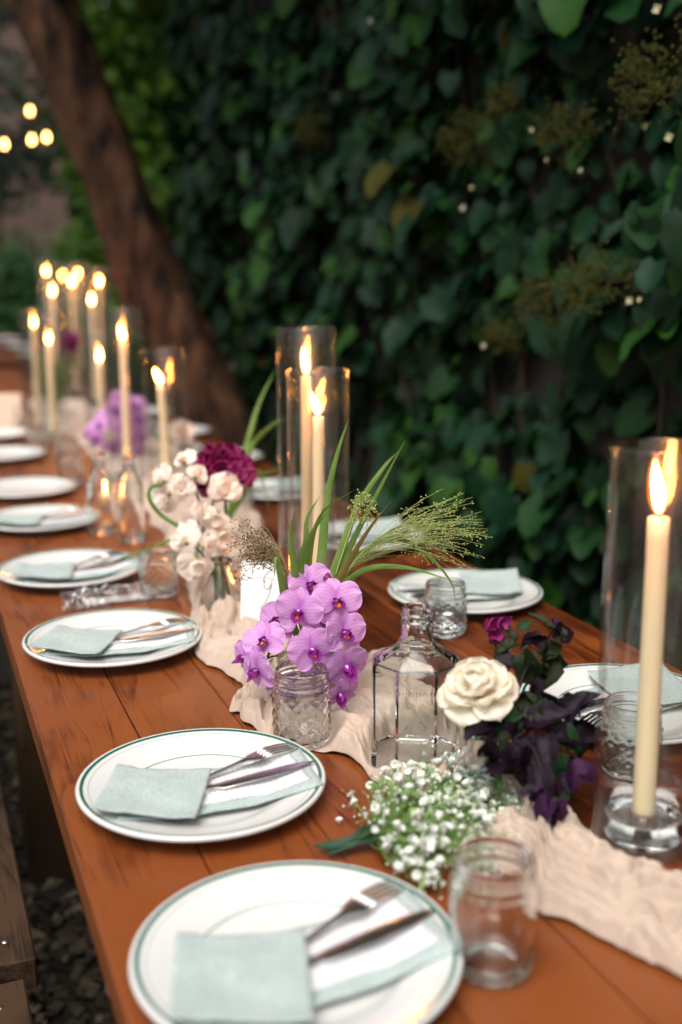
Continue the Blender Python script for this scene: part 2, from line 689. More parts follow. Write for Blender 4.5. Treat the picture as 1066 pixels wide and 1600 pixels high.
def petal_mat(name, pale, deep, edge, veins=11.0, trans=0.3, rough=0.5):
    m = mat(name, pale, rough)
    b = bsdf(m)
    tc = N(m, 'TexCoord')
    sp = N(m, 'SeparateXYZ')
    L(m, tc.outputs['UV'], sp.inputs[0])
    nz = N(m, 'TexNoise', Scale=5.0)
    L(m, tc.outputs['UV'], nz.inputs['Vector'])
    a = N(m, 'Math', operation='MULTIPLY_ADD')
    a.inputs[1].default_value = 0.10
    L(m, nz.outputs['Fac'], a.inputs[0])
    L(m, sp.outputs[1], a.inputs[2])
    mu = N(m, 'Math', operation='MULTIPLY')
    mu.inputs[1].default_value = veins * 6.28
    L(m, a.outputs[0], mu.inputs[0])
    sn = N(m, 'Math', operation='SINE')
    L(m, mu.outputs[0], sn.inputs[0])
    r1 = ramp(m, sn.outputs[0], [(0.45, (0, 0, 0)), (0.98, (1, 1, 1))])
    base = ramp(m, sp.outputs[0], [(0.0, deep), (0.35, pale), (0.9, pale), (1.0, edge)])
    mx = N(m, 'MixRGB')
    L(m, base.outputs[0], mx.inputs[1])
    mx.inputs[2].default_value = (*deep, 1)
    f = N(m, 'Math', operation='MULTIPLY')
    f.inputs[1].default_value = 0.42
    L(m, r1.outputs[0], f.inputs[0])
    L(m, f.outputs[0], mx.inputs[0])
    L(m, mx.outputs[0], b.inputs['Base Color'])
    t = N(m, 'BsdfTranslucent')
    L(m, mx.outputs[0], t.inputs[0])
    ms = N(m, 'MixShader')
    ms.inputs[0].default_value = trans
    L(m, b.outputs[0], ms.inputs[1])
    L(m, t.outputs[0], ms.inputs[2])
    L(m, ms.outputs[0], m.node_tree.nodes['Material Output'].inputs[0])
    return m


M['orchid'] = petal_mat('orchid_petal', (0.72, 0.36, 0.71), (0.48, 0.12, 0.53), (0.88, 0.70, 0.86), 8.0)
M['lip'] = petal_mat('orchid_lip', (0.27, 0.015, 0.28), (0.34, 0.01, 0.22), (0.45, 0.10, 0.44), 5)
M['throat'] = mat('orchid_throat', (0.75, 0.25, 0.02), 0.5)
M['column'] = mat('orchid_column', (0.72, 0.45, 0.74), 0.4)
M['rose'] = petal_mat('cream_rose_petal', (0.94, 0.88, 0.75), (0.90, 0.79, 0.57), (0.95, 0.91, 0.82), 3, 0.4)
M['burgundy'] = petal_mat('burgundy_petal', (0.24, 0.004, 0.085), (0.12, 0.0015, 0.035), (0.33, 0.012, 0.14), 3, 0.25)
M['sweetpea'] = petal_mat('blush_sweet_pea_petal', (0.93, 0.80, 0.69), (0.90, 0.68, 0.56), (0.95, 0.86, 0.78), 2, 0.25)
M['magenta'] = petal_mat('magenta_petal', (0.36, 0.03, 0.20), (0.25, 0.01, 0.12), (0.45, 0.07, 0.28), 3, 0.25)
M['plum'] = leafmat('plum_leaf', (0.006, 0.0025, 0.006), 0.30, (0.015, 0.0045, 0.013))
M['plumlight'] = leafmat('violet_petal', (0.022, 0.003, 0.026), 0.45, (0.045, 0.007, 0.042))
M['darkleaf'] = leafmat('bronze_green_leaf', (0.008, 0.014, 0.005), 0.32, (0.018, 0.026, 0.008))
M['greenleaf'] = leafmat('green_leaf', (0.008, 0.030, 0.009), 0.4)
M['white_bloom'] = mat('white_blossom', (0.84, 0.84, 0.76), 0.6, Subsurface_Weight=0.2, Subsurface_Scale=0.004)
M['sprig'] = leafmat('sprig_green', (0.13, 0.22, 0.06), 0.5)
M['floral_tape'] = mat('green_floral_tape', (0.015, 0.055, 0.025), 0.5)
M['cello'] = thinglass()
M['cello'].name = 'cellophane'
M['cello'].node_tree.nodes['Transparent BSDF'].inputs[0].default_value = (0.93, 0.92, 0.91, 1)
M['cello'].node_tree.nodes['Glossy BSDF'].inputs['Roughness'].default_value = 0.12
M['ground'] = vary(mat('dark_mulch_soil', (0.03, 0.022, 0.015), 0.95), (0.016, 0.012, 0.008), (0.05, 0.036, 0.024), 30.0, bump=0.8)
CHIP = [mat('wood_chip_dark', (0.022, 0.016, 0.009), 0.9), mat('wood_chip_mid', (0.06, 0.043, 0.024), 0.9), mat('wood_chip_pale', (0.15, 0.115, 0.07), 0.9)]
M['stucco'] = vary(mat('brown_stucco', (0.24, 0.16, 0.13), 0.9), (0.11, 0.068, 0.052), (0.18, 0.115, 0.09), 1.2, detail=6.0)
M['white_paint'] = mat('white_painted_wood', (0.66, 0.63, 0.60), 0.5)
M['cushion'] = weave('cream_cushion_cloth', (0.66, 0.56, 0.50), (0.72, 0.62, 0.56))
M['linen'] = weave('white_table_linen', (0.70, 0.68, 0.66), (0.76, 0.74, 0.72))
M['dkglass'] = mat('window_glass', (0.02, 0.022, 0.025), 0.08)
M['iron'] = mat('galvanised_nail', (0.45, 0.43, 0.4), 0.4, Metallic=1.0)

# ------------------------------------------------------------------ the setting
g = MB()
g.grid(lambda u, v: ((u - 0.5) * 160, (v - 0.3) * 160, 0), 8, 8)
tag(g.build('ground', M['ground'], smooth=False), 'dark mulch ground under the table and benches', kind='structure')

ch = MB()
for i in range(9000):
    x, y = rnd.uniform(-0.35, 1.1), rnd.uniform(0.7, 3.6)
    s = rnd.uniform(0.007, 0.022)
    Mx = TR(x, y, 0.006 + rnd.uniform(0, 0.012)) @ Euler((rnd.uniform(-.5, .5), rnd.uniform(-.5, .5), rnd.uniform(0, 6.3))).to_matrix().to_4x4()
    a, b, c = s, s * rnd.uniform(0.35, 0.7), s * rnd.uniform(0.10, 0.22)
    ch.add([(-a, -b * .6, -c), (a * .8, -b, -c), (a, b * .7, -c), (-a * .7, b, -c), (-a, -b * .6, c), (a * .8, -b, c), (a, b * .7, c), (-a * .7, b, c)],
           [(3, 2, 1, 0), (4, 5, 6, 7), (0, 1, 5, 4), (1, 2, 6, 5), (2, 3, 7, 6), (3, 0, 4, 7)], rnd.choice((0, 0, 1, 1, 2)), Mx)
tag(ch.build('wood_chips', CHIP, smooth=False), 'brown wood chip mulch scattered under the table', 'mulch', kind='stuff')

# ---- leaf shapes
def leaf_mesh(kind, k=1.0):
    """flat-lying leaf, base at the origin, tip to +Y, unit length"""
    rows = 7
    v, f, uv = [], [], []
    prof = {0: [0.30, 0.44, 0.47, 0.43, 0.33, 0.17, 0.0], 1: [0.22, 0.36, 0.42, 0.42, 0.36, 0.22, 0.0], 2: [0.10, 0.21, 0.27, 0.27, 0.21, 0.11, 0.0]}[kind]
    ys = [-0.10, 0.10, 0.30, 0.50, 0.70, 0.88, 1.0] if kind < 2 else [0.0, 0.16, 0.33, 0.5, 0.67, 0.84, 1.0]
    for i in range(rows):
        wv = prof[i]
        ym = max(ys[i], 0.0)
        for j, q in enumerate((-1, -0.5, 0, 0.5, 1)):
            yy = ys[i] if abs(q) > 0.6 else ym * (0.5 + 0.5 * (abs(q) > 0.3)) + ys[i] * 0.0 if i == 0 else ys[i]
            jag = 0.04 * k * (1 if (i + j) % 2 else -1) if abs(q) == 1 and 0 < i < rows - 1 else 0
            z = 0.16 * abs(q) * wv * 2 - 0.22 * ys[i] ** 2 * k + (0.03 * math.sin(i * 2.1 + j * 1.7))
            v.append((q * (wv + jag * wv), yy, z))
            uv.append((i / (rows - 1), j / 4))
    for i in range(rows - 1):
        for j in range(4):
            a = i * 5 + j
            f.append((a, a + 1, a + 6, a + 5))
    return v, f, uv


LEAFS = [leaf_mesh(0), leaf_mesh(1), leaf_mesh(0, 0.4), leaf_mesh(2), leaf_mesh(2, 0.3)]

# ---- vine-covered wall along the table
WX = 1.62
wall = thing('vine_wall', 'tall garden wall smothered in dark green climbing vine leaves', 'wall', (WX + 0.1, 4.0, 0))
wb = MB()
wb.box((0, -5.5, 0), (0.3, 2.25, 3.9))
wb.build('wall', M['wallstone'], wall, smooth=False)
leaf_data = {}
for a in range(3):
    for c in range(5):
        b = MB()
        b.add(*LEAFS[a][:2], 0, None, LEAFS[a][2])
        leaf_data[(a, c)] = b.data('leaf', VINE[c])
spots = []
for i in range(17000):
    y = -1.3 + 7.65 * (rnd.random() ** 1.1)
    z = rnd.uniform(0.0, 3.95)
    under = i >= 11000
    # clumps of growth hang proud of the wall, with dark hollows between
    nn = fbm((y * 1.7, z * 1.7, 3.1), 3)
    if nn < -0.16 and rnd.random() < 0.7 and not under:
        continue
    depth = 0.03 + 0.30 * max(0, min(1, nn * 1.25 + 0.42)) * rnd.uniform(0.5, 1.0)
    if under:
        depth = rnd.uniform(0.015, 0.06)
    s = rnd.choice((rnd.uniform(0.035, 0.07), rnd.uniform(0.06, 0.115), rnd.uniform(0.07, 0.125))) * (1.0 + 0.25 * nn)
    nrm = Vector((-1.0, rnd.gauss(-0.2, 0.5), rnd.gauss(0.75, 0.5)))
    tip = Vector((rnd.gauss(-0.35, 0.3), rnd.gauss(0, 0.6), -1))
    Mx = frame(nrm, tip, (WX + 0.1 - depth, y, z)) @ Matrix.Scale(s, 4)
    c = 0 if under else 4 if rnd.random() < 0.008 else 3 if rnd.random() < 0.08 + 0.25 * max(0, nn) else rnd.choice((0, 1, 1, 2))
    spots.append((Mx, rnd.randrange(3), c))


def seen(p):
    q = p - CAM
    d = q.dot(FWD)
    if d < 0.1:
        return None
    return 533 + FPX * q.dot(RGT) / d, 800 - FPX * q.dot(UPV) / d, d


for i in range(700):
    z = rnd.uniform(0, 3.95)
    Mx = frame((rnd.gauss(-0.3, .4), 1.0, rnd.gauss(0.5, .4)), (rnd.gauss(0, .5), 0.2, -1), (rnd.uniform(WX - 0.15, WX + 0.45), 6.27 + rnd.uniform(0, 0.16), z)) @ Matrix.Scale(rnd.uniform(0.06, 0.11), 4)
    spots.append((Mx, rnd.randrange(3), rnd.choice((0, 1, 2))))
rank = []
for i, (Mx, a, c) in enumerate(spots):
    s = seen(Mx.translation)
    if s and -20 < s[0] < 1090 and -20 < s[1] < 1000:
        rank.append((s[2] + (WX - Mx.translation.x) * -3.0, i))
rank.sort()
single = {i for _, i in rank[:300]}
st = MB()
iw = Matrix.Translation(Vector(wall.location)).inverted()
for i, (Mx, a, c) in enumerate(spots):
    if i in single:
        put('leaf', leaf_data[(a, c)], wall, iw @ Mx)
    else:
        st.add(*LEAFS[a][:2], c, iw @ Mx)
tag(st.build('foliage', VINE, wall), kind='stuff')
vs = MB()
for i in range(70):
    y, z = rnd.uniform(-1, 6.0), rnd.uniform(0, 0.4)
    pts = []
    for k in range(9):
        pts.append(Vector((WX + 0.07 - 0.04 * rnd.random(), y, z)) - Vector(wall.location))
        y += rnd.gauss(0, 0.12)
        z += rnd.uniform(0.2, 0.5)
        if z > 3.9:
            break
    if len(pts) > 1:
        vs.tube(pts, 0.008, 5)
tag(vs.build('vine_stems', M['stem_brown'], wall), kind='stuff')


def umbel(center, rad, dens=1.0, mt='umbel'):
    """lacy faded flower head: branching stalks that end in tiny seed heads"""
    b = MB()
    c = Vector(center)
    for i in range(int(34 * dens)):
        d = Vector((rnd.gauss(-0.7, 0.5), rnd.gauss(0, 0.8), rnd.gauss(0.1, 0.55))).normalized()
        e = d * rad * rnd.uniform(0.55, 1.0)
        b.tube([(0, 0, 0), e * 0.6 + Vector((0, 0, .004)), e], 0.0011, 4)
        for j in range(9):
            q = e + Vector((rnd.gauss(0, 1), rnd.gauss(0, 1), rnd.gauss(0, 1))) * rad * 0.13
            b.lathe([(0, -0.004), (0.0042, 0), (0, 0.004)], 5, 0, TR(*q))
    return b.build('flower_head', M[mt], wall, M=TR(*(c - Vector(wall.location))))


def wallpt(x, y, off):
    d = ray(x, y)
    t = (WX + 0.1 - off) / d.x
    return CAM + d * t


for (x, y, r_) in ((1050, 130, 0.11), (945, 445, 0.10), (740, 215, 0.085), (890, 210, 0.075), (860, 470, 0.08), (800, 525, 0.06), (790, 165, 0.05), (500, 205, 0.09)):
    umbel(wallpt(x, y, 0.34), r_)
bd = MB()
for k in range(4):
    bd.add(*LEAFS[2][:2], 0, Matrix.Rotation(k * PI / 2 + .3, 4, 'Z') @ Matrix.Rotation(0.5, 4, 'X') @ Matrix.Scale(0.012, 4))
bdata = bd.data('bract', M['bract'])
for (x, y) in ((1008, 198), (1047, 215), (985, 470), (1000, 468), (832, 203), (855, 250), (908, 266), (725, 325), (738, 293), (580, 33), (1028, 15), (757, 540)):
    put('bract', bdata, wall, frame((-1, -0.4, 0.2), (0, 0, 1), wallpt(x, y, 0.37) - Vector(wall.location), rnd.uniform(0, 6)) @ Matrix.Scale(rnd.uniform(0.45, 0.95), 4))

# ---- leaning tree
tr_px = [(470, 960, 4.75), (400, 800, 4.78), (335, 640, 4.8), (262, 480, 4.85), (192, 300, 4.9), (118, 120, 5.0), (60, -30, 5.1), (-40, -260, 5.3), (-120, -480, 5.6)]
tp = [U(*q) for q in tr_px]
tb = tp[0].copy()
k0 = tp[0].z / (tp[0].z - tp[1].z)
tb = tp[0] + (tp[0] - tp[1]) * (tp[0].z / max(0.05, (tp[1].z - tp[0].z)))
tp = [tb] + [p for p in tp if p.z > 0.25]
base = Vector((tb.x, tb.y, 0))
tree = thing('leaning_tree', 'thick rough-barked tree trunk leaning over the far side of the table', 'tree', base)
tl = spline([p - base for p in tp], 180)
tk = MB()


def bark_r(t, a):
    ridge = 0.022 * math.sin(a * 3 + 1.2 + t * 2.0) + 0.035 * max(0, math.cos(a - 0.6 - t)) ** 3
    return ridge + 0.035 * fbm((math.cos(a) * 2, math.sin(a) * 2, t * 11), 5) - 0.022 * abs(fbm((math.cos(a) * 5, math.sin(a) * 5, t * 14), 4))


tk.tube(tl, [0.150 - 0.020 * min(1, i / 120) + 0.06 * max(0, 1 - i / 18) for i in range(180)], 96, 0, True, bark_r)
tk.build('trunk', M['bark'], tree)
lm = MB()
topp = tl[-1]
tips = []
for k in range(6):
    a = k * 1.05 + 0.4
    e = topp + Vector((math.cos(a) * 1.3, math.sin(a) * 1.1, 1.0 + 0.5 * (k % 2)))
    pts = spline([topp - Vector((0, 0, 0.2)), topp + (e - topp) * 0.5 + Vector((0, 0, 0.15)), e], 9)
    lm.tube(pts, [0.09 - 0.008 * i for i in range(9)], 8)
    tips.append(e)
lm.build('limbs', M['bark'], tree)


def leaf_cloud(mb, centers, n, size, shape=3, nm=2, flat=0.3):
    for i in range(n):
        c, r_ = rnd.choice(centers)
        d = Vector((rnd.gauss(0, 1), rnd.gauss(0, 1), rnd.gauss(0, 1))).normalized() * (rnd.random() ** 0.45)
        p = Vector((c[0] + d.x * r_[0], c[1] + d.y * r_[1], c[2] + d.z * r_[2]))
        nrm = Vector((d.x, d.y, d.z + 0.5)) + Vector((rnd.gauss(0, .5), rnd.gauss(0, .5), rnd.gauss(0, .5)))
        Mx = frame(nrm, (rnd.gauss(0, 1), rnd.gauss(0, 1), -0.6), p, 0) @ Matrix.Scale(size * rnd.uniform(0.6, 1.3), 4)
        v, f, uv = LEAFS[shape]
        # coarse leaf: a folded lozenge of four triangles' worth
        q = [(0, 0, 0), (0.26, 0.45, 0.05), (0, 1, -0.1), (-0.26, 0.45, 0.05), (0, 0.5, 0)]
        mb.add(q, [(0, 1, 4), (1, 2, 4), (2, 3, 4), (3, 0, 4)], rnd.randrange(nm), Mx)


cr = MB()
over = [Vector((rnd.uniform(-0.7, 0.9), rnd.uniform(-2.9, 2.1), rnd.uniform(3.5, 4.5))) + Vector((1.0, 4.9, 0)) - base for k in range(30)]  # unseen crown clumps added overhead to shade the vine wall
lm = MB()
for e in over[::2]:
    lm.tube(spline([topp - Vector((0, 0, 0.25)), topp.lerp(e, 0.5) + Vector((0, 0, 0.3)), e], 9), [0.06 - 0.006 * i for i in range(9)], 7)
lm.build('limbs', M['bark'], tree)  # limbs out to the added shading clumps
leaf_cloud(cr, [((e.x, e.y, e.z), (0.55, 0.55, 0.3)) for e in over] * 2 + [((e.x, e.y, e.z + 0.2), (0.8, 0.8, 0.5)) for e in tips] + [((topp.x, topp.y, topp.z + 1.4), (1.0, 1.0, 0.6))], 15000, 0.16)
tag(cr.build('crown', M['shrub'], tree), kind='stuff')


def bush(name, label, cat, loc, clumps, n, size, mats, stems=5, group=None):
    t = thing(name, label, cat, loc, 0, group)
    b = MB()
    for k in range(stems):
        a = k * 2 * PI / stems
        c, r_ = clumps[k % len(clumps)]
        b.tube(spline([(0.15 * math.cos(a), 0.15 * math.sin(a), 0), (c[0] * 0.5 + 0.2 * math.cos(a), c[1] * 0.5, c[2] * 0.55), (c[0], c[1], c[2])], 7), [0.06 - 0.006 * i for i in range(7)], 6)
    b.build('trunk', M['stem_brown'], t)
    b = MB()
    leaf_cloud(b, clumps, n, size)
    tag(b.build('crown', mats, t), kind='stuff')
    return t


# tree beyond the end of the vine wall, sunlight put into its leaf colour
q = U(212, 170, 9.6)
bush('sunlit_tree', 'bright yellow-green leafy tree beyond the end of the vine wall', 'tree', (q.x, q.y, 0),
     [((rnd.uniform(-0.35, 0.40), rnd.uniform(-0.3, 0.5), 0.5 + 0.15 * k), (0.42, 0.5, 0.45)) for k in range(38)], 15000, 0.13, M['sunleaf'], 6)
# shrubs beyond the end of the tables
for (x, y, d, hgt, lab) in ((35, 400, 12.0, 1.9, 'rounded green shrub below the brown stucco house wall'), (125, 420, 11.6, 1.75, 'green shrub between the stucco house and the leaning trunk'), (-60, 430, 12.5, 2.1, 'bushy green shrub beside the house corner')):
    q = U(x, y, d)
    bush('garden_shrub', lab, 'shrub', (q.x, q.y, 0), [((rnd.uniform(-0.6, 0.6), rnd.uniform(-0.5, 0.5), rnd.uniform(0.3, hgt - 0.35)), (0.5, 0.5, 0.42)) for k in range(12)], 5200, 0.11, M['shrub'], 5)
q = U(10, 130, 15.0)
bush('hanging_tree', 'blue-green tree hanging in front of the stucco house', 'tree', (q.x - 0.6, q.y, 0),
     [((rnd.uniform(-1.2, 0.9), rnd.uniform(-0.5, 0.5), rnd.uniform(2.6, 5.2)), (0.6, 0.5, 0.7)) for k in range(9)], 5000, 0.15, M['farleaf'], 4)
q = U(165, 330, 16.0)
bush('dark_tree', 'dark leafy tree filling the gap behind the leaning trunk', 'tree', (q.x + 0.5, q.y, 0),
     [((rnd.uniform(-0.9, 2.2), rnd.uniform(-0.5, 0.5), 0.4 + 7.6 * (k % 12) / 11), (0.9, 0.6, 0.8)) for k in range(48)], 22000, 0.2, M['shrub'], 5)

# house at the end of the garden
hq = U(108, 300, 20.0)
house = thing('stucco_house', 'brown stucco house wall at the end of the garden', 'building', (hq.x, hq.y, 0))
b = MB()
b.box((-9, 0, 0), (0, 6, 7.2))
b.build('wall', M['stucco'], house, smooth=False)
b = MB()
b.box((-9.3, -0.3, 7.2), (0.3, 6.3, 7.5))
b.build('roof', M['stem_brown'], house, smooth=False)
for (x0, z0) in ((-2.6, 1.2), (-5.4, 1.2), (-2.6, 4.4), (-5.4, 4.4)):
    b = MB()
    for (a, c) in (((0, -0.05, 0), (1.1, 0.02, 0.09)), ((0, -0.05, 1.51), (1.1, 0.02, 1.6)), ((0, -0.05, 0.09), (0.09, 0.02, 1.51)), ((1.01, -0.05, 0.09), (1.1, 0.02, 1.51)), ((0.51, -0.04, 0.09), (0.59, 0.02, 1.51))):
        b.box(a, c)
    fr = b.build('window', M['white_paint'], house, smooth=False, M=TR(x0, 0, z0))
    b = MB()
    b.box((0.09, -0.02, 0.09), (1.01, -0.004, 1.51))
    b.build('pane', M['dkglass'], fr, smooth=False)
# far trees that close the view
tb_ = MB()
leaf_cloud(tb_, [((rnd.uniform(-14, 12), 27 + rnd.uniform(-1, 1), rnd.uniform(0.5, 11)), (1.8, 1.0, 1.5)) for k in range(120)], 34000, 0.38)
tag(tb_.build('treeline', M['farleaf']), 'distant trees that close the view behind the house', 'trees', kind='stuff')

# unseen shrub mass, added to block low sky light on the open side
tb_ = MB()
leaf_cloud(tb_, [((-10 + rnd.uniform(-1, 1), rnd.uniform(-14, 22), rnd.uniform(0.4, 3.2)), (1.0, 1.6, 0.9)) for k in range(110)], 20000, 0.3)
tag(tb_.build('treeline', M['shrub']), 'unseen mass of dark shrubs added to block low sky light', 'shrubs', kind='stuff')

# string lights
sg = thing('string_lights', 'string of small warm bulbs hanging by the leaning trunk', 'string lights', U(40, 150, 7.5))
bl = [(7, 226), (50, 219), (73, 215), (47, 174)]
bp = [U(x, y, 7.5 + 0.25 * i) - Vector(sg.location) for i, (x, y) in enumerate(bl)]
b = MB()
up = Vector((0, 0, 0.10))
b.tube(spline([bp[0] + Vector((-1.6, 0, .25)), bp[0] + up, bp[1] + up, bp[2] + up, bp[2] + Vector((0.9, 1.2, .35))], 40), 0.004, 5)
b.tube(spline([bp[3] + Vector((-1.3, 0.2, .32)), bp[3] + up, bp[3] + Vector((0.8, 1, .35))], 24), 0.004, 5)
b.build('cable', M['wire'], sg)
bm_ = MB()
bm_.lathe([(0, -0.022), (0.009, -0.019), (0.0135, -0.010), (0.0135, 0.003), (0.009, 0.018), (0.008, 0.03), (0, 0.03)], 14)
bulb_me = bm_.data('bulb', M['bulb'])
bm_ = MB()
bm_.lathe([(0.009, 0.028), (0.011, 0.034), (0.011, 0.07), (0.005, 0.10), (0, 0.10)], 10)
sock_me = bm_.data('socket', M['wire'])
for p in bp:
    o = put('bulb', bulb_me, sg, TR(*p))
    put('socket', sock_me, o)

# ------------------------------------------------------------------ tables and benches
XL, XR = 0.118, 1.000
SEAMS = [XL, 0.233, 0.360, 0.487, 0.614, 0.741, 0.870, XR]
TABLE_Y0, TABLE_Y1 = -0.45, 7.05


def table(y0, y1, label):
    t = thing('dining_table', label, 'table', ((XL + XR) / 2, (y0 + y1) / 2, 0))
    cx, cyy = t.location.x, t.location.y
    for a, c in zip(SEAMS, SEAMS[1:]):
        b = MB()
        hw = (c - a) / 2
        dz = rnd.uniform(-0.0009, 0.0)
        b.box((-hw + 0.0007, y0 - cyy, T - 0.038 + dz), (hw - 0.0007, y1 - cyy, T + dz), bev=0.0016)
        sharp(b.build('plank', M['table'], t, M=TR((a + c) / 2 - cx, 0, 0)), 30)
    for s in (-1, 1):
        b = MB()
        b.box((s * 0.36 - 0.014, y0 - cyy + 0.12, T - 0.14), (s * 0.36 + 0.014, y1 - cyy - 0.12, T - 0.0392))
        b.build('apron', M['legwood'], t, smooth=False)
    n = max(2, round((y1 - y0) / 2.1))
    for k in range(n + 1):
        yy = 2.34 + (k - 1) * 2.1 if y0 < 1 else y0 + 0.3 + k * (y1 - y0 - 0.6) / n
        if yy > y1 - 0.1:
            continue
        for s in (-1, 1):
            b = MB()
            b.box((s * 0.33 - 0.062, yy - cyy - 0.07, 0.0), (s * 0.33 + 0.062, yy - cyy + 0.07, T - 0.1405), bev=0.004)
            b.build('leg', M['legwood'], t, smooth=False)
        b = MB()
        b.box((-0.266, yy - cyy - 0.04, 0.16), (0.266, yy - cyy + 0.04, 0.26), bev=0.004)
        b.build('crossbar', M['legwood'], t, smooth=False)
    return t


table(TABLE_Y0, TABLE_Y1, 'long orange-stained plank dining table laid with plates, candles and flowers')
table(7.6, 11.4, 'orange-stained plank table standing beyond the long one')


def bench(y0, y1, xr, top, label):
    t = thing('bench', label, 'bench', (xr - 0.15, (y0 + y1) / 2, 0))
    h = (y1 - y0) / 2
    for k, (a, c) in enumerate(((-0.15, -0.003), (0.003, 0.15))):
        b = MB()
        b.box((a, -h, top - 0.045), (c, h, top), bev=0.003)
        pl = sharp(b.build('plank', M['bench'], t), 30)
        for e in (-h + 0.05, h - 0.05):
            for x in (a + 0.04, c - 0.035):
                b = MB()
                b.lathe([(0, 0.001), (0.0045, 0.0008), (0.005, -0.001)], 10)
                b.build('nail', M['iron'], pl, M=TR(x, e, top))
    for e in (-h + 0.07, h - 0.07, 0.0):
        b = MB()
        b.box((-0.12, e - 0.03, 0), (0.10, e + 0.03, top - 0.0452), bev=0.003)
        b.build('leg', M['bench'], t, smooth=False)
    return t


bench(1.325, 3.1, 0.100, 0.452, 'weathered brown plank bench drawn up beside the long table')
bench(-0.5, 1.312, 0.083, 0.435, 'shorter reddish bench with a nail head, butted against the weathered bench')
bench(3.15, 4.9, 0.095, 0.452, 'brown plank bench further along the long table, past the weathered bench')

# ------------------------------------------------------------------ tableware
bm_ = MB()
bm_.lathe([(0, 0.0065), (0.070, 0.0065), (0.080, 0.008), (0.088, 0.0125), (0.098, 0.0165), (0.115, 0.0205), (0.1275, 0.0232), (0.1305, 0.0240), (0.1325, 0.0232),
           (0.1333, 0.0212), (0.1325, 0.0190), (0.1290, 0.0178), (0.115, 0.0150), (0.098, 0.0105), (0.086, 0.0050), (0.079, 0.0030), (0.0775, 0.0), (0.0735, 0.0), (0.072, 0.0025), (0, 0.0030)], 96)
PLATE = bm_.data('dinner_plate', M['plate'])


def sheet_z(x, y, lift=0.0):
    """height at which cloth lies over a plate: down in the well, up over the rim"""
    r = math.hypot(x, y)
    if r < 0.075:
        z = 0.0095
    elif r < 0.135:
        z = 0.0095 + (r - 0.075) / 0.06 * 0.0165
    else:
        z = 0.026
    return 0.75 * z + 0.25 * 0.017 + 0.0035 + lift


def sheet(L_, W_, cx, cy, rot, lift, th, seed, amp=0.0012, nu=26, nv=14, skew=0.0):
    b = MB()
    ca, sa = math.cos(rot), math.sin(rot)

    def fn(u, v):
        x0, y0 = (u - 0.5) * L_, (v - 0.5) * W_
        x0 += skew * y0
        x, y = cx + ca * x0 - sa * y0, cy + sa * x0 + ca * y0
        n = fbm((x * 22 + seed, y * 22, seed * 1.7), 3) * amp
        e = 0.0012 * (fbm((u * 5, v * 5, seed), 2))
        return (x + e, y + e, sheet_z(x, y, lift) + n)
    b.slab(fn, nu, nv, th)
    return b


NAP = sheet(0.215, 0.098, 0.012, -0.014, R(3), 0.0, 0.0018, 1.0, 0.0018, skew=0.05)
nap_back = NAP.data('napkin', M['napkin'])
nap_front = sheet(0.104, 0.118, -0.054, -0.022, R(-18), 0.0080, 0.0016, 5.0, 0.0026, 30, 30).data('pocket', M['napkin'])
menu_me = sheet(0.190, 0.074, 0.014, -0.009, R(4), 0.0012, 0.0005, 9.0, 0.0004).data('menu_card', M['menu'])


def fork_mesh():
    b = MB()
    prof = [(-0.095, 0.0060, .0016), (-0.085, 0.0085, .0018), (-0.06, 0.0070, .0018), (-0.01, 0.0036, .0019), (0.02, 0.0032, .0018), (0.034, 0.0060, .0016), (0.042, 0.0105, .0014), (0.052, 0.0118, .0012), (0.058, 0.0120, .0011)]

    def zc(x):
        return 0.004 * math.sin((x + 0.03) * 26) if x > -0.03 else 0.0
    v, f = [], []
    for (x, w_, h) in prof:
        z = zc(x)
        for k in range(10):
            a = 2 * PI * k / 10
            v.append((x, w_ * math.cos(a), z + h * math.sin(a)))
    for i in range(len(prof) - 1):
        for k in range(10):
            k2 = (k + 1) % 10
            f.append((i * 10 + k, (i + 1) * 10 + k, (i + 1) * 10 + k2, i * 10 + k2))
    f.append(tuple(range(10)))
    f.append(tuple(range((len(prof) - 1) * 10 + 9, (len(prof) - 1) * 10 - 1, -1)))
    b.add(v, f)
    for k in range(4):
        y = -0.0093 + k * 0.0062
        pts = [(x, y, zc(0.055) + 0.0005 - 0.9 * (x - 0.055) ** 2 * 4 + (x - 0.055) * 0.02) for x in (0.054, 0.065, 0.078, 0.090, 0.098)]
        b.tube(pts, [0.0023, 0.0019, 0.0018, 0.0016, 0.0008], 6)
    return b.data('fork', M['steel'])


def knife_mesh():
    b = MB()
    prof = [(-0.105, 0.0065, .0022), (-0.095, 0.0085, .0028), (-0.05, 0.0080, .0028), (-0.005, 0.0062, .0030), (0.0, 0.0050, .0026), (0.006, 0.0085, .0010), (0.05, 0.0095, .0009), (0.085, 0.0085, .0008), (0.105, 0.0050, .0006), (0.113, 0.0012, .0004)]
    v, f = [], []
    for (x, w_, h) in prof:
        for k in range(10):
            a = 2 * PI * k / 10
            v.append((x, w_ * math.cos(a) - (0.001 if x > 0.003 else 0), h * math.sin(a)))
    for i in range(len(prof) - 1):
        for k in range(10):
            k2 = (k + 1) % 10
            f.append((i * 10 + k, (i + 1) * 10 + k, (i + 1) * 10 + k2, i * 10 + k2))
    f.append(tuple(range(10)))
    f.append(tuple(range((len(prof) - 1) * 10 + 9, (len(prof) - 1) * 10 - 1, -1)))
    b.add(v, f)
    return b.data('knife', M['steel'])


FORK, KNIFE = fork_mesh(), knife_mesh()
GP = 'dinner plates along the table'


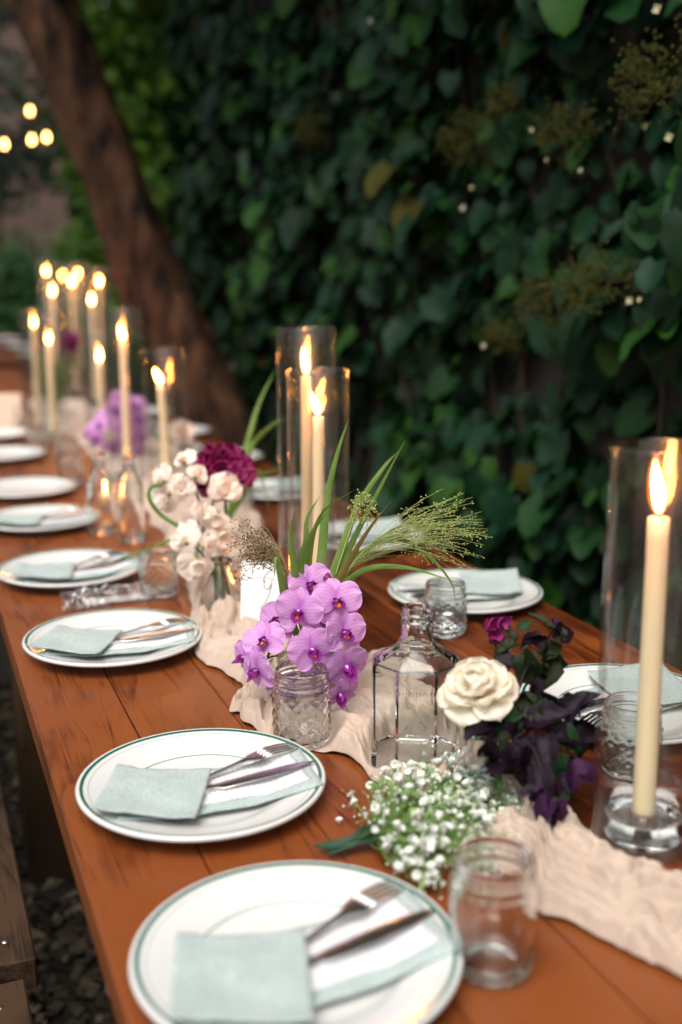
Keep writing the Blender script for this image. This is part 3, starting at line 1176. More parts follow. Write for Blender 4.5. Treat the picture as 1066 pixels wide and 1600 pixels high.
def setting(x, y, where, rot=0.0, cutlery=True, napkin=True, tw=0.0):
    pm = TR(x, y, T)
    o = put('dinner_plate', PLATE, None, pm @ Matrix.Rotation(rnd.uniform(0, 6), 4, 'Z'))
    tag(o, 'white plate with green rim lines ' + where, 'plate', GP)
    if not napkin:
        return
    rm = pm @ Matrix.Rotation(rot + tw, 4, 'Z')
    o = put('napkin', nap_back, None, rm)
    tag(o, 'folded mint napkin on the plate ' + where, 'napkin', 'mint napkins on the plates')
    put('pocket', nap_front, o)
    o = put('menu_card', menu_me, None, rm)
    tag(o, 'white menu card on the plate ' + where, 'menu card', 'menu cards in the napkins')
    if cutlery:
        o = put('fork', FORK, None, rm @ TR(0.022, 0.012, 0.0190) @ Matrix.Rotation(R(21), 4, 'Z') @ Matrix.Rotation(R(-4.4), 4, 'Y'))
        tag(o, 'steel fork on the plate ' + where, 'fork', 'forks in the napkins')
        o = put('knife', KNIFE, None, rm @ TR(0.012, -0.017, 0.0186) @ Matrix.Rotation(R(8), 4, 'Z') @ Matrix.Rotation(R(-4.0), 4, 'Y'))
        tag(o, 'steel knife on the plate ' + where, 'knife', 'knives in the napkins')


setting(0.258, 0.752, "beside the baby's breath stems", 0, tw=R(2))
setting(0.264, 1.078, 'next to the empty quilted jar', 0, tw=R(-5))
setting(0.262, 1.600, 'between crumpled cellophane and bench end', 0, tw=R(-11))
setting(0.258, 2.035, 'touched by the curling green stem', 0, tw=R(6))
setting(0.258, 2.505, 'beside the pair of clear bottles', 0)
setting(0.262, 2.900, 'on the bench side past the clear bottles', 0, napkin=False)
setting(0.255, 3.500, 'on the bench side beyond the tall candle pair', 0, napkin=False)
setting(0.262, 3.980, 'on the bench side by the blush card', 0, napkin=False)
setting(0.822, 1.100, 'behind the dark plum foliage and its tall candle', PI, tw=R(8))
setting(0.872, 1.628, 'behind the jar of water under the grass plumes', PI, tw=R(-8))
setting(0.868, 2.080, 'half hidden by the seed-head grass plume', PI, tw=R(5))
setting(0.868, 2.640, 'behind the burgundy bloom and twin glass cylinders', PI, tw=R(3))
setting(0.868, 3.210, 'on the vine side under the leafy stems', PI, napkin=False)
setting(0.868, 3.820, 'on the vine side below the leaning trunk', PI, napkin=False)
setting(0.868, 4.450, 'on the vine side beyond the leaning trunk', PI, napkin=False)
setting(0.262, 4.560, 'on the bench side opposite the farthest candles', 0, napkin=False)
for k, (x, y) in enumerate(((0.87, 8.2), (0.87, 10.3), (0.27, 8.3), (0.87, 9.2))):
    o = put('dinner_plate', PLATE, None, TR(x, y, T))
    tag(o, 'white plate on the table beyond the long one', 'plate', 'plates on the table beyond')


# ---- jars
def jar_data(name, quilt, hgt=0.094, r0=0.0335, seg=96):
    k = hgt / 0.094
    out = [(0, 0.003), (0.020, 0.0028), (0.0245, 0.0), (0.0285, 0.0006), (0.0318, 0.004), (0.0333, 0.010), (0.0338, 0.016)]
    out += [(0.0338, 0.016 + 0.0025 * i) for i in range(1, 21)]
    out += [(0.0336, 0.068), (0.0328, 0.0705), (0.0335, 0.0722), (0.0335, 0.0742), (0.0325, 0.0756), (0.0312, 0.0775), (0.0310, 0.0800), (0.0322, 0.0812), (0.0322, 0.0824), (0.0310, 0.0836), (0.0310, 0.0856), (0.0321, 0.0868), (0.0320, 0.0880), (0.0310, 0.0892),
            (0.0310, 0.0915), (0.0304, 0.0932), (0.0294, 0.094), (0.0286, 0.0934), (0.0282, 0.0915), (0.0282, 0.077), (0.0296, 0.072), (0.0306, 0.066), (0.0308, 0.020), (0.0296, 0.0115), (0.0260, 0.0078), (0.015, 0.0070), (0, 0.0075)]
    sc = r0 / 0.0338
    pr = [(r * sc, z * k) for r, z in out]

    def mod(a, z, r):
        z /= k
        if quilt and 0.010 < z < 0.068 and r > 0.032 * sc:
            n = 14
            e = min(1, (z - 0.010) / 0.006, (0.068 - z) / 0.006)
            p = (a * n / (2 * PI)) % 1
            c = ((z - 0.010) / 0.0145) % 1
            d1 = abs(((p + c) % 1) - 0.5)
            d2 = abs(((p - c) % 1) - 0.5)
            return e * (0.0030 * min(d1, d2) * 2 - 0.0010)
        if (not quilt) and r > 0.032 * sc and 0.02 < z < 0.062:
            return 0.00035 * fbm((math.cos(a) * 3, math.sin(a) * 3, z * 90), 2)
        return 0
    b = MB()
    b.lathe(pr, seg, 0, None, mod)
    return b.data(name, M['glass'])


JARQ = jar_data('jar', True, 0.094, 0.0345)
JARP = jar_data('jar', False, 0.100, 0.0345)
JARS = jar_data('jar', True, 0.084, 0.0335, 64)
b = MB()
b.lathe([(0, 0.0072), (0.0262, 0.0076), (0.0298, 0.0112), (0.0309, 0.020), (0.0309, 0.040), (0.0304, 0.0402), (0, 0.0402)], 48)
WATER_ME = b.data('water', M['water'])
JG = 'glass jars used as tumblers'


def jar(me, p, lab, rz=0.0, water=False):
    o = put('glass_jar', me, None, TR(p[0], p[1], T + 0.0008) @ Matrix.Rotation(rz, 4, 'Z'))
    tag(o, lab, 'jar', JG)
    if water:
        put('water', WATER_ME, o)
    return o


jar(JARP, P(767, 1512), "plain empty glass jar beside the baby's breath and runner")
jar(JARQ, P(472, 1160), 'empty quilted glass jar in front of the orchids', 0.2)
jar(JARS, P(695, 990), 'quilted jar of water behind the square bottle', 0.1, True)
jar(JARS, P(249, 930), 'quilted jar beside the plate with the curling stem', 0.5)
jar(JARS, P(983, 1205), 'jar seen through the tall glass of the candle by the plum foliage')
jar(JARS, (0.40, 3.02, 0), 'small jar beside the plate past the clear bottles', 0.3)
jar(JARS, (0.43, 3.30, 0), 'small jar by the tall candle pair', 0.9)
jar(JARS, (0.375, 3.62, 0), 'small jar next to the plate beyond the candle pair', 0.7)
jar(JARS, (0.745, 3.05, 0), 'small jar by the plate under the leafy stems', 0.4)
jar(JARS, (0.735, 3.62, 0), 'small jar by the plate below the leaning trunk', 0.2)
jar(JARS, (0.700, 2.42, 0), 'small jar behind the twin glass cylinders', 0.6)
jar(JARS, (0.385, 4.18, 0), 'small jar beside the blush card', 0.6)


# ---- bottles
def ring_oct(hx, hy, c, z):
    return [(-hx + c, -hy, z), (hx - c, -hy, z), (hx, -hy + c, z), (hx, hy - c, z), (hx - c, hy, z), (-hx + c, hy, z), (-hx, hy - c, z), (-hx, -hy + c, z)]


def oct48(hx, hy, c, z, rb=0.003):
    """octagon with its sides cut into 48 points"""
    q = ring_oct(hx, hy, c, z)
    out = []
    for k in range(8):
        a, b_ = Vector(q[k]), Vector(q[(k + 1) % 8])
        out += [tuple(a.lerp(b_, i / 6)) for i in range(6)]
    return out


OCT_ANG = [math.atan2(p[1], p[0]) for p in oct48(0.05, 0.044, 0.027, 0)]


def round_ring(r, z, n=48):
    return [(r * math.cos(a), r * math.sin(a), z) for a in OCT_ANG]


def loft(b, rings, m=0, capb=True, capt=True):
    v = [p for r_ in rings for p in r_]
    n = len(rings[0])
    f = []
    for i in range(len(rings) - 1):
        for k in range(n):
            k2 = (k + 1) % n
            f.append((i * n + k, i * n + k2, (i + 1) * n + k2, (i + 1) * n + k))
    if capb:
        f.append(tuple(range(n - 1, -1, -1)))
    if capt:
        o = (len(rings) - 1) * n
        f.append(tuple(o + k for k in range(n)))
    b.add(v, f, m)


def big_bottle(p, rz):
    b = MB()
    hx, hy, c = 0.0500, 0.044, 0.0270
    o8 = lambda k, z: oct48(hx * k, hy * k, c * k, z)
    rings = [o8(0.90, 0.0015), o8(0.965, 0.0), o8(0.992, 0.003), o8(1.0, 0.008), o8(1.0, 0.060), o8(1.0, 0.118), o8(0.99, 0.1225), o8(0.95, 0.1265)]

    def mixr(a, r_, z):
        o = o8(0.95, z)
        q = round_ring(r_, z)
        return [tuple(Vector(m1) * (1 - a) + Vector(m2) * a) for m1, m2 in zip(o, q)]
    rings += [mixr(0.45, 0.018, 0.1345), mixr(0.85, 0.0185, 0.1425), mixr(1.0, 0.0195, 0.148)]
    for (r_, z) in ((0.0172, 0.154), (0.0165, 0.163), (0.0168, 0.168), (0.0182, 0.1695), (0.0182, 0.1715), (0.0166, 0.1735), (0.0166, 0.1765), (0.0180, 0.1785), (0.0180, 0.1800), (0.0165, 0.182), (0.0166, 0.1855), (0.0158, 0.188), (0.0140, 0.1885), (0.0125, 0.187), (0.0120, 0.160), (0.0140, 0.150)):
        rings.append(round_ring(r_, z))
    i8 = lambda k, z: oct48(hx * k - 0.0058, hy * k - 0.0058, c * k - 0.003, z)

    def mixi(a, r_, z):
        o = i8(0.95, z)
        q = round_ring(r_, z)
        return [tuple(Vector(m1) * (1 - a) + Vector(m2) * a) for m1, m2 in zip(o, q)]
    rings += [mixi(0.85, 0.0145, 0.1390), mixi(0.4, 0.0145, 0.1305), i8(0.955, 0.1215), i8(0.985, 0.117), i8(0.985, 0.026), i8(0.95, 0.019), i8(0.80, 0.0165)]
    loft(b, rings)
    o = b.build('glass_bottle', M['glass'], None, True, TR(p[0], p[1], T + 0.001) @ Matrix.Rotation(rz, 4, 'Z'))
    sharp(o, 24)
    tag(o, 'square-shouldered clear glass bottle with a screw neck beside the orchids', 'bottle')
    # raised decoration moulded into the front face: a band of small strokes, a rosette and scrolls
    b = MB()
    yf = -hy - 0.0002
    for k in range(11):
        x = -0.019 + k * 0.0038
        b.tube([(x, yf, 0.098), (x + 0.0005 * (k % 2), yf, 0.1025)], 0.0006, 5)
        if k % 2:
            b.tube([(x - .001, yf, 0.1005), (x + 0.0014, yf, 0.1005)], 0.0005, 5)
    for rr in (0.006, 0.010):
        b.tube([(rr * math.cos(a * 0.2618), yf, 0.058 + rr * math.sin(a * 0.2618)) for a in range(25)], 0.0006, 5)
    for s in (-1, 1):
        b.tube([(s * (0.010 + 0.0035 * k * 0.3 + 0.003 * math.sin(k * 1.1)), yf, 0.058 + 0.004 * math.cos(k * 1.1) - 0.001 * k) for k in range(9)], 0.0006, 5)
        b.tube([(s * (0.004 + 0.0016 * k), yf, 0.040 + 0.003 * math.sin(k * 1.3)) for k in range(9)], 0.0006, 5)
    tag(b.build('embossing', M['glass'], o), kind='stuff')
    return o


bpz = P(648, 1192)
big_bottle(bpz, R(-24))


def plain_bottle(p, h, r, label, rz=0):
    b = MB()
    k = h / 0.2
    pr = [(0, 0.004), (r * 0.8, 0.003), (r * 0.93, 0.0), (r, 0.006), (r, 0.008), (r, 0.118 * k), (r, 0.12 * k), (r * 0.96, 0.132 * k), (r * 0.7, 0.148 * k), (0.0135, 0.165 * k), (0.0125, 0.185 * k), (0.0150, 0.187 * k), (0.0150, 0.198 * k), (0.0130, 0.2 * k),
          (0.0105, 0.199 * k), (0.0098, 0.165 * k), (r * 0.66, 0.143 * k), (r - 0.004, 0.128 * k), (r - 0.0035, 0.122 * k), (r - 0.003, 0.020), (r - 0.003, 0.016), (r * 0.7, 0.011), (0, 0.013)]
    b.lathe(pr, 40)
    o = b.build('glass_bottle', M['glass'], None, True, TR(p[0], p[1], T + 0.0008))
    return tag(o, label, 'bottle')


plain_bottle(P(160, 834), 0.178, 0.030, 'slim clear bottle beside the napkin-covered plate, one of a pair')
plain_bottle(P(206, 846), 0.182, 0.029, 'clear bottle of the pair next to the sweet peas')


# ---- candles in tall glass cylinders
def flame_data(bend=0.0, h=0.034, r=0.0062):
    b = MB()
    pts = spline([(0, 0, 0), (bend * 0.25, 0, h * 0.35), (bend * 0.8, 0, h * 0.72), (bend * 1.1, 0, h)], 14)
    rad = []
    for i in range(14):
        t = i / 13
        rad.append(r * max(0.02, (math.sin(PI * min(1, t ** 0.62)) ** 0.85)) if t < 1 else 0.0001)
    rad[0] = r * 0.35
    b.tube(pts, rad, 12)
    return b


def candle_set(base_, hg, hc, lab, bend=0.003, rg=0.0505, az=0.0, holder=True, lean=(0, 0), rc=0.0108, fh=0.036):
    x, y = base_[0], base_[1]
    b = MB()
    wl = 0.0042
    b.lathe([(0, 0.0), (rg - 0.003, 0.0), (rg, 0.003), (rg, 0.0045), (rg, hg - 0.0042), (rg + 0.0004, hg - 0.0030), (rg + 0.0006, hg - 0.0018), (rg + 0.0001, hg - 0.0006), (rg - 0.0012, hg), (rg - wl + 0.0012, hg), (rg - wl - 0.0001, hg - 0.0006), (rg - wl - 0.0006, hg - 0.0018), (rg - wl - 0.0004, hg - 0.0030), (rg - wl, hg - 0.0042), (rg - wl, 0.0105), (rg - wl, 0.0085), (rg - wl - 0.004, 0.0062), (0, 0.006)], 96)
    o = b.build('glass_cylinder', M['thin'], None, True, TR(x, y, T + 0.001))
    tag(o, 'tall glass cylinder around ' + lab, 'glass cylinder', 'glass cylinders around the candles')
    b = MB()
    b.lathe([(0, 0.0), (0.034, 0.0), (0.0375, 0.004), (0.0385, 0.012), (0.0375, 0.024), (0.0345, 0.0275), (0.0315, 0.0265), (0.028, 0.020), (0.0155, 0.0175), (0.0145, 0.026), (0.0122, 0.0265), (0.0118, 0.013), (0, 0.0125)], 56)
    o = b.build('candle_holder', M['glass'], None, True, TR(x, y, T + 0.0073))
    tag(o, 'round glass dish holding ' + lab, 'candle holder', 'glass candle holders')
    z0 = 0.0205
    c = thing('taper_candle', lab, 'candle', (x, y, T + z0), az, 'lit ivory taper candles')
    L_ = hc - z0
    n = 16
    pts = [(lean[0] * i / n, lean[1] * i / n, L_ * i / n) for i in range(n)] + [(lean[0], lean[1], L_ - 0.001), (lean[0], lean[1], L_)]
    rad = [0.0112 - (0.0112 - rc * 0.86) * i / n for i in range(n)] + [rc * 0.86, rc * 0.66]
    b = MB()
    b.tube(pts, rad, 20, 0, True, lambda t, a: 0.00025 * fbm((math.cos(a), math.sin(a), t * 14), 3))
    b.build('wax', M['wax'], c)
    top = Vector((lean[0], lean[1], L_))
    b = MB()
    b.tube([top - Vector((0, 0, .002)), top + Vector((0.0004, 0, 0.006)), top + Vector((0.0018, 0, 0.0105))], 0.0009, 6)
    b.build('wick', M['wick'], c)
    fl_ = flame_data(bend, fh * 1.15, 0.0098).build('flame', M['flame_edge'], c, True, TR(top.x, top.y, top.z + 0.0035))
    flame_data(bend, fh, rnd.uniform(0.0054, 0.0064)).build('flame_core', M['flame'], fl_, True, TR(0, 0, 0.001))


candle_set(P(1003, 1316), 0.398, 0.331, 'ivory taper candle beside the plum foliage and runner', -0.006, lean=(-0.003, 0), az=R(-20), fh=0.050, rc=0.0118)
candle_set((0.622, 1.680), 0.403, 0.327, 'shorter ivory taper candle of the pair behind the orchids', -0.011, az=R(-20), fh=0.036)
candle_set((0.640, 1.787), 0.466, 0.384, 'taller ivory taper candle of the pair behind the orchids', -0.004, az=R(-20), fh=0.046)
candle_set((0.535, 2.915), 0.470, 0.385, 'tall taper candle behind the clear bottles', -0.004, fh=0.042)
candle_set((0.590, 2.670), 0.380, 0.292, 'low taper candle behind the sweet peas', -0.012, fh=0.036, lean=(-0.012, 0))
candle_set((0.455, 3.830), 0.430, 0.330, 'taper candle next to the blush card', 0.002, fh=0.034)
candle_set((0.430, 4.020), 0.440, 0.375, 'taper candle just beyond the blush card', 0.0, fh=0.04)
candle_set((0.575, 3.55), 0.375, 0.285, 'taper candle behind the second orchid spray', 0.002, fh=0.04)
FARC = 'taper candle in the far cluster on the long table'
for (x, y, d, z) in ((82, 455, 4.75, 0), (112, 441, 4.95, 0), (155, 441, 5.0, 0), (143, 469, 4.65, 0), (97, 432, 6.0, 0), (122, 428, 6.3, 0), (72, 424, 6.4, 0)):
    q = U(x, y, d)
    hc = q.z - T - 0.02
    candle_set((q.x, q.y), hc + 0.085, hc, FARC, 0.001, fh=0.042)


def votive(p, label):
    b = MB()
    b.lathe([(0, 0), (0.022, 0), (0.024, 0.003), (0.0243, 0.0045), (0.0289, 0.0585), (0.029, 0.06), (0.0285, 0.062), (0.027, 0.061), (0.0225, 0.006), (0, 0.005)], 48)
    o = b.build('votive_glass', M['thin'], None, True, TR(p[0], p[1], T + 0.001))
    tag(o, 'small votive glass around ' + label, 'votive glass', 'votive glasses on the table')
    c = thing('votive_candle', label, 'candle', (p[0], p[1], T + 0.0065), 0, 'votive candles on the table')
    b = MB()
    b.lathe([(0, 0), (0.0205, 0), (0.0235, 0.038), (0.021, 0.0395), (0.016, 0.0385), (0, 0.038)], 32)
    b.build('wax', M['wax'], c)
    b = MB()
    b.tube([(0, 0, 0.037), (0.0005, 0, 0.043), (0.0012, 0, 0.047)], 0.0008, 6)
    b.build('wick', M['wick'], c)
    flame_data(0.001, 0.020, 0.0045).build('flame', M['flame'], c, True, TR(0, 0, 0.042))


votive(P(408, 938), 'squat lit votive candle on the runner behind the white card')
votive((0.44, 2.66), 'squat lit votive candle near the clear bottles')
for (x, y) in ((0.60, 5.6), (0.70, 5.9)):
    votive((x, y), 'squat lit votive candle at the far end of the long table')

# ------------------------------------------------------------------ gauze runner
RUN = [((1250, 1660), (1250, 1470)), ((1066, 1535), (1066, 1400)), ((955, 1482), (1000, 1375)), ((850, 1430), (925, 1295)), ((805, 1375), (860, 1265)), ((735, 1330), (850, 1195)),
       ((640, 1265), (790, 1165)), ((555, 1200), (715, 1105)), ((470, 1160), (625, 1045)), ((385, 1150), (585, 1030)), ((335, 1128), (560, 1010)), ((385, 1078), (520, 985)), ((335, 1042), (455, 955)),
       ((300, 990), (440, 915)), ((278, 930), (440, 885)), ((258, 880), (425, 850)), ((238, 832), (400, 805)), ((222, 800), (370, 775)), ((190, 765), (330, 745)), ((150, 722), (290, 712)), ((105, 692), (240, 688)), ((70, 660), (190, 660)), ((40, 630), (140, 632))]
EA = spline([tuple(P(*a).xy) + (0,) for a, c in RUN], 520)
EB = spline([tuple(P(*c).xy) + (0,) for a, c in RUN], 520)
feet = [(P(1003, 1316), 0.052), (bpz, 0.05), (P(472, 1160), 0.036), (P(767, 1512), 0.036), ((0.622, 1.68, 0), 0.052), ((0.64, 1.787, 0), 0.052), (P(249, 930), 0.036), (P(345, 955), 0.034), (P(748, 1268), 0.036), (P(488, 1075), 0.032), (P(408, 938), 0.026),
        ((0.535, 2.915, 0), 0.052), ((0.59, 2.67, 0), 0.052), ((0.44, 2.66, 0), .026), (P(206, 846), .03), ((0.455, 3.83, 0), .052), ((0.43, 4.02, 0), .052), ((0.575, 3.55, 0), .052)]


def smooth(a, b_, x):
    t = max(0, min(1, (x - a) / (b_ - a)))
    return t * t * (3 - 2 * t)


NU, NV = 519, 120


def runner(u, v):
    i = min(NU, int(round(u * NU)))
    a, c = EA[i], EB[i]
    wv = v + 0.05 * fbm((u * 26, v * 3, 4.2), 2) * math.sin(PI * v)
    edge = 0.16 * fbm((u * 15, 0.3 if v < 0.5 else 7.7, 1.0), 3)
    p = a.lerp(c, wv + edge * (abs(v - 0.5) * 2) ** 2 * (1 if v > 0.5 else -1))
    s = u * 46
    # ridged folds that run mostly along the length, gathering and parting
    ph = v + 0.30 * fbm((s * 0.33, v * 1.3, 2.2), 3)

    def lobe(x):
        f = x % 1.0
        return math.sqrt(max(0.0, 1 - (2 * f - 1) ** 2))
    l1 = lobe(ph * 4.2 + 0.25 * fbm((s * 0.6, v * 2, 7.7), 2))
    l2 = lobe(ph * 9.5 + 0.9 * fbm((s * 0.55, v * 2.5, 8.1), 2))
    l3 = lobe(ph * 17.0 + 1.2 * fbm((s * 0.9, v * 4, 6.6), 2))
    big = max(0.35, 0.62 + 0.5 * fbm((p.x * 6, p.y * 6, 5.0), 2))
    h = 0.0015 + (0.0270 * l1 * (0.2 + big) + 0.0140 * l2 * (0.3 + big) + 0.0046 * l3) * (0.5 + 0.5 * math.sin(PI * min(1, max(0, v))))
    h -= 0.0055 * (1 - min(1.0, abs(fbm((p.x * 17, p.y * 17, 2.7), 3)))) ** 7 * smooth(0.004, 0.012, h)
    h = max(h, 0.0012)
    k = 1.0
    for q, rr in feet:
        d = math.hypot(p.x - q[0], p.y - q[1])
        k = min(k, smooth(rr + 0.001, rr + 0.020, d))
    h = 0.0012 + (h - 0.0012) * k
    h = h * smooth(-0.02, 0.05, min(v, 1 - v)) + 0.0010
    return (p.x, p.y, T + h)


rb = MB()
rb.slab(runner, NU, NV, 0.0006)
tag(rb.build('table_runner', M['gauze']), 'crumpled blush gauze runner winding along the middle of the table', 'runner')


# ------------------------------------------------------------------ flowers
def petal_fn(L_, W_, pw=0.75, tipp=0.35, cup=0.0, curl=0.0, ruffle=0.0, seed=0.0, rf=7.0):
    """petal along +Y, base at origin, face +Z"""
    def fn(u, v):
        t = u
        wv = W_ * (math.sin(PI * min(1, max(0.0, 0.06 + 0.94 * t) ** pw)) ** 0.75 if t < 1 else 0) + W_ * 0.06
        if t > 1 - tipp:
            e = (t - (1 - tipp)) / tipp
            wv *= math.sqrt(max(0.0, 1 - e ** 2.6)) * 0.97 + 0.03
        x = (v - 0.5) * 2 * wv
        y = t * L_
        q = (v - 0.5) * 2
        z = cup * (q * q) * wv + curl * t * t * L_ + ruffle * math.sin(rf * q + seed) * t * t * 1.0 + ruffle * 0.5 * fbm((q * 3, t * 3, seed), 2)
        return (x, y, z)
    return fn


def round_petal(L_, W_, c=0.56, cup=0.1, curl=0.0, ruffle=0.0, seed=0.0):
    """broad rounded petal with a narrow claw"""
    def fn(u, v):
        t = u
        e = (t - c) / (1 - c) if t > c else (c - t) / c
        wv = W_ * math.sqrt(max(0.0, 1 - e ** 2.3)) + 0.0012 * (1 - t)
        q = (v - 0.5) * 2
        z = cup * q * q * wv + curl * t * t * L_ + ruffle * math.sin(6 * q + seed) * t * t + ruffle * fbm((q * 2, t * 3, seed), 2)
        return (q * wv, t * L_, z)
    return fn


def petal_data(name, mt, *a, nu=10, nv=8, **k):
    b = MB()
    b.grid(petal_fn(*a, **k), nu, nv)
    return b.data(name, mt)


# phalaenopsis blossom: two broad petals, three sepals, lip and column
b = MB()
b.grid(round_petal(0.034, 0.0195, 0.55, -0.12, -0.06, 0.0012, 1.0), 14, 12)
O_PET = b.data('petal', M['orchid'])
b = MB()
b.grid(round_petal(0.033, 0.0120, 0.55, 0.22, -0.12, 0.0006, 2.0), 12, 8)
O_SEP = b.data('sepal', M['orchid'])
lb = MB()
for s in (-1, 1):
    lb.grid(petal_fn(0.012, 0.0055, 0.8, 0.5, 0.5, 0.35), 6, 5, 0, Matrix.Rotation(s * 0.95, 4, 'Z') @ Matrix.Rotation(1.1, 4, 'X'))
lb.grid(petal_fn(0.017, 0.0062, 0.7, 0.5, 0.5, 0.45), 8, 5, 0, Matrix.Rotation(PI, 4, 'Z') @ Matrix.Rotation(0.75, 4, 'X'))
lb.lathe([(0, -0.001), (0.0028, 0.001), (0.003, 0.004), (0, 0.0055)], 8, 1, TR(0, -0.0035, 0.0035))
O_LIP = lb.data('lip', [M['lip'], M['throat']])
cb = MB()
cb.tube([(0, 0.0, -0.001), (0, 0.001, 0.005), (0, 0.0005, 0.0095)], [0.0022, 0.0026, 0.0018], 8)
O_COL = cb.data('column', M['column'])


def blossom(parent, p, direction, up=(0, 0, 1), s=1.0, roll=0.0):
    o = put('blossom', O_COL, parent, frame(direction, up, p, roll) @ Matrix.Scale(s, 4))
    for a in (-1, 1):
        put('petal', O_PET, o, TR(0, 0.002, 0.0015) @ Matrix.Rotation(a * R(76 + rnd.uniform(-10, 10)), 4, 'Z') @ Matrix.Rotation(R(rnd.uniform(-10, 26)), 4, 'X'))
    for a in (0, R(132), R(-132)):
        put('sepal', O_SEP, o, TR(0, 0, -0.0012) @ Matrix.Rotation(a + rnd.uniform(-.1, .1), 4, 'Z') @ Matrix.Rotation(R(rnd.uniform(-6, 8)), 4, 'X'))
    put('lip', O_LIP, o, TR(0, -0.0012, 0.001) @ Matrix.Rotation(rnd.uniform(-.15, .15), 4, 'Z') @ Matrix.Scale(1.4, 4))
    return o


VIEW = -FWD


def toward(ax, ay):
    """a direction that faces the camera side, turned ax to the right and ay up (degrees)"""
    return (VIEW + RGT * math.tan(R(ax)) + UPV * math.tan(R(ay))).normalized()


ORC = [(468, 955, 1.345, -8, 0, 1.0, 0), (526, 940, 1.365, 18, 8, 1.0, 8), (536, 988, 1.350, 30, -6, 1.02, -14), (487, 1015, 1.335, 25, -20, 1.0, 20), (414, 1002, 1.36, -20, 5, 0.95, 10),
       (541, 1040, 1.345, 28, -25, 0.98, 12), (531, 1083, 1.355, 15, -50, 0.85, -10), (404, 1046, 1.345, -62, -20, 0.95, 0), (384, 1028, 1.375, -75, 5, 0.8, 0), (484, 915, 1.39, 8, 28, 1.0, 0),
       (452, 1062, 1.385, 0, -60, 1.0, 0), (505, 965, 1.395, 0, 15, 1.0, 30), (436, 970, 1.40, -35, 12, 0.95, 0), (500, 1050, 1.40, 0, -35, 0.9, 0)]


def orchid_spray(label, origin):
    t = thing('orchid_spray', label, 'orchids', origin)
    o0 = Vector(origin)
    base_ = Vector((0, 0, 0.05))
    crown = U(470, 900, 1.42) - o0
    b = MB()
    b.tube(spline([(0, 0, 0.008), base_, crown * 0.8 + Vector((0, 0, .01)), crown], 16), 0.0022, 7)
    b.tube(spline([crown, U(500, 930, 1.41) - o0, U(520, 1000, 1.40) - o0, U(535, 1080, 1.385) - o0], 16), 0.0017, 6)
    b.tube(spline([crown * 0.7, U(450, 960, 1.42) - o0, U(425, 1010, 1.40) - o0, U(410, 1050, 1.385) - o0], 16), 0.0017, 6)
    for (x, y, d, ax, ay, s, ro) in ORC:
        p = U(x, y, d) - o0
        q = U(x * 0.6 + 480 * 0.4, y * 0.75 + 960 * 0.25, 1.405) - o0
        b.tube(spline([q, (p + q) / 2 + Vector((0, 0, .006)), p - toward(ax, ay) * 0.003], 7), 0.0011, 5)
    b.build('stem', M['stem_dark'], t)
    for (x, y, d, ax, ay, s, ro) in ORC:
        blossom(t, U(x, y, d) - o0, toward(ax + rnd.uniform(-14, 14), ay + rnd.uniform(-12, 12)), (0, 0, 1), s * 0.93 * rnd.uniform(0.9, 1.05), R(ro + rnd.uniform(-15, 15)))
    bd_ = MB()
    bd_.lathe([(0, -0.008), (0.005, -0.004), (0.006, 0.002), (0, 0.009)], 10)
    put('bud', bd_.data('bud', M['magenta']), t, TR(*(U(512, 905, 1.385) - o0)))
    return t


def bud_vase(p, label, h=0.085, r=0.03, neck=0.014, ribs=0):
    b = MB()
    k = h / 0.085
    pr = [(0, 0.003), (r * .8, 0.002), (r * 0.92, 0.0), (r, 0.004), (r * 1.0, 0.02 * k), (r * 0.93, 0.036 * k), (r * 0.66, 0.052 * k), (neck, 0.066 * k), (neck, 0.078 * k), (neck * 1.3, 0.085 * k), (neck * 1.18, 0.0855 * k),
          (neck * 0.82, 0.078 * k), (neck * .82, 0.066 * k), (r * 0.58, 0.050 * k), (r * 0.86, 0.034 * k), (r * 0.91, 0.018 * k), (r * 0.85, 0.010), (0, 0.008)]
    b.lathe(pr, 64, 0, None, (lambda a, z, rr: 0.0009 * math.cos(a * ribs) if rr > r * 0.95 else 0) if ribs else None)
    o = b.build('bud_vase', M['glass'], None, True, TR(p[0], p[1], T + 0.0012))
    return tag(o, label, 'vase')


ov = P(488, 1075)
bud_vase(ov, 'small clear bud vase hidden behind the purple orchids', 0.08, 0.03)
orchid_spray('cluster of purple-pink moth orchids behind the quilted jar', (ov.x, ov.y, T))
# a second spray further along
t0 = [o for o in bpy.data.objects if o.name.startswith('orchid_spray')][0]


def copy_tree(o, parent=None):
    c = o.copy()
    COL.objects.link(c)
    c.parent = parent
    for q in list(o.children):
        copy_tree(q, c)
    return c


c = copy_tree(t0)
c.location = (0.60, 3.36, T)
c.rotation_euler = (0, 0, R(12))
c.scale = (1.15, 1.15, 1.15)
tag(c, 'second spray of purple orchids beyond the clear bottles', 'orchids')
bud_vase((0.60, 3.36), 'clear bud vase under the second orchid spray', 0.10, 0.03)


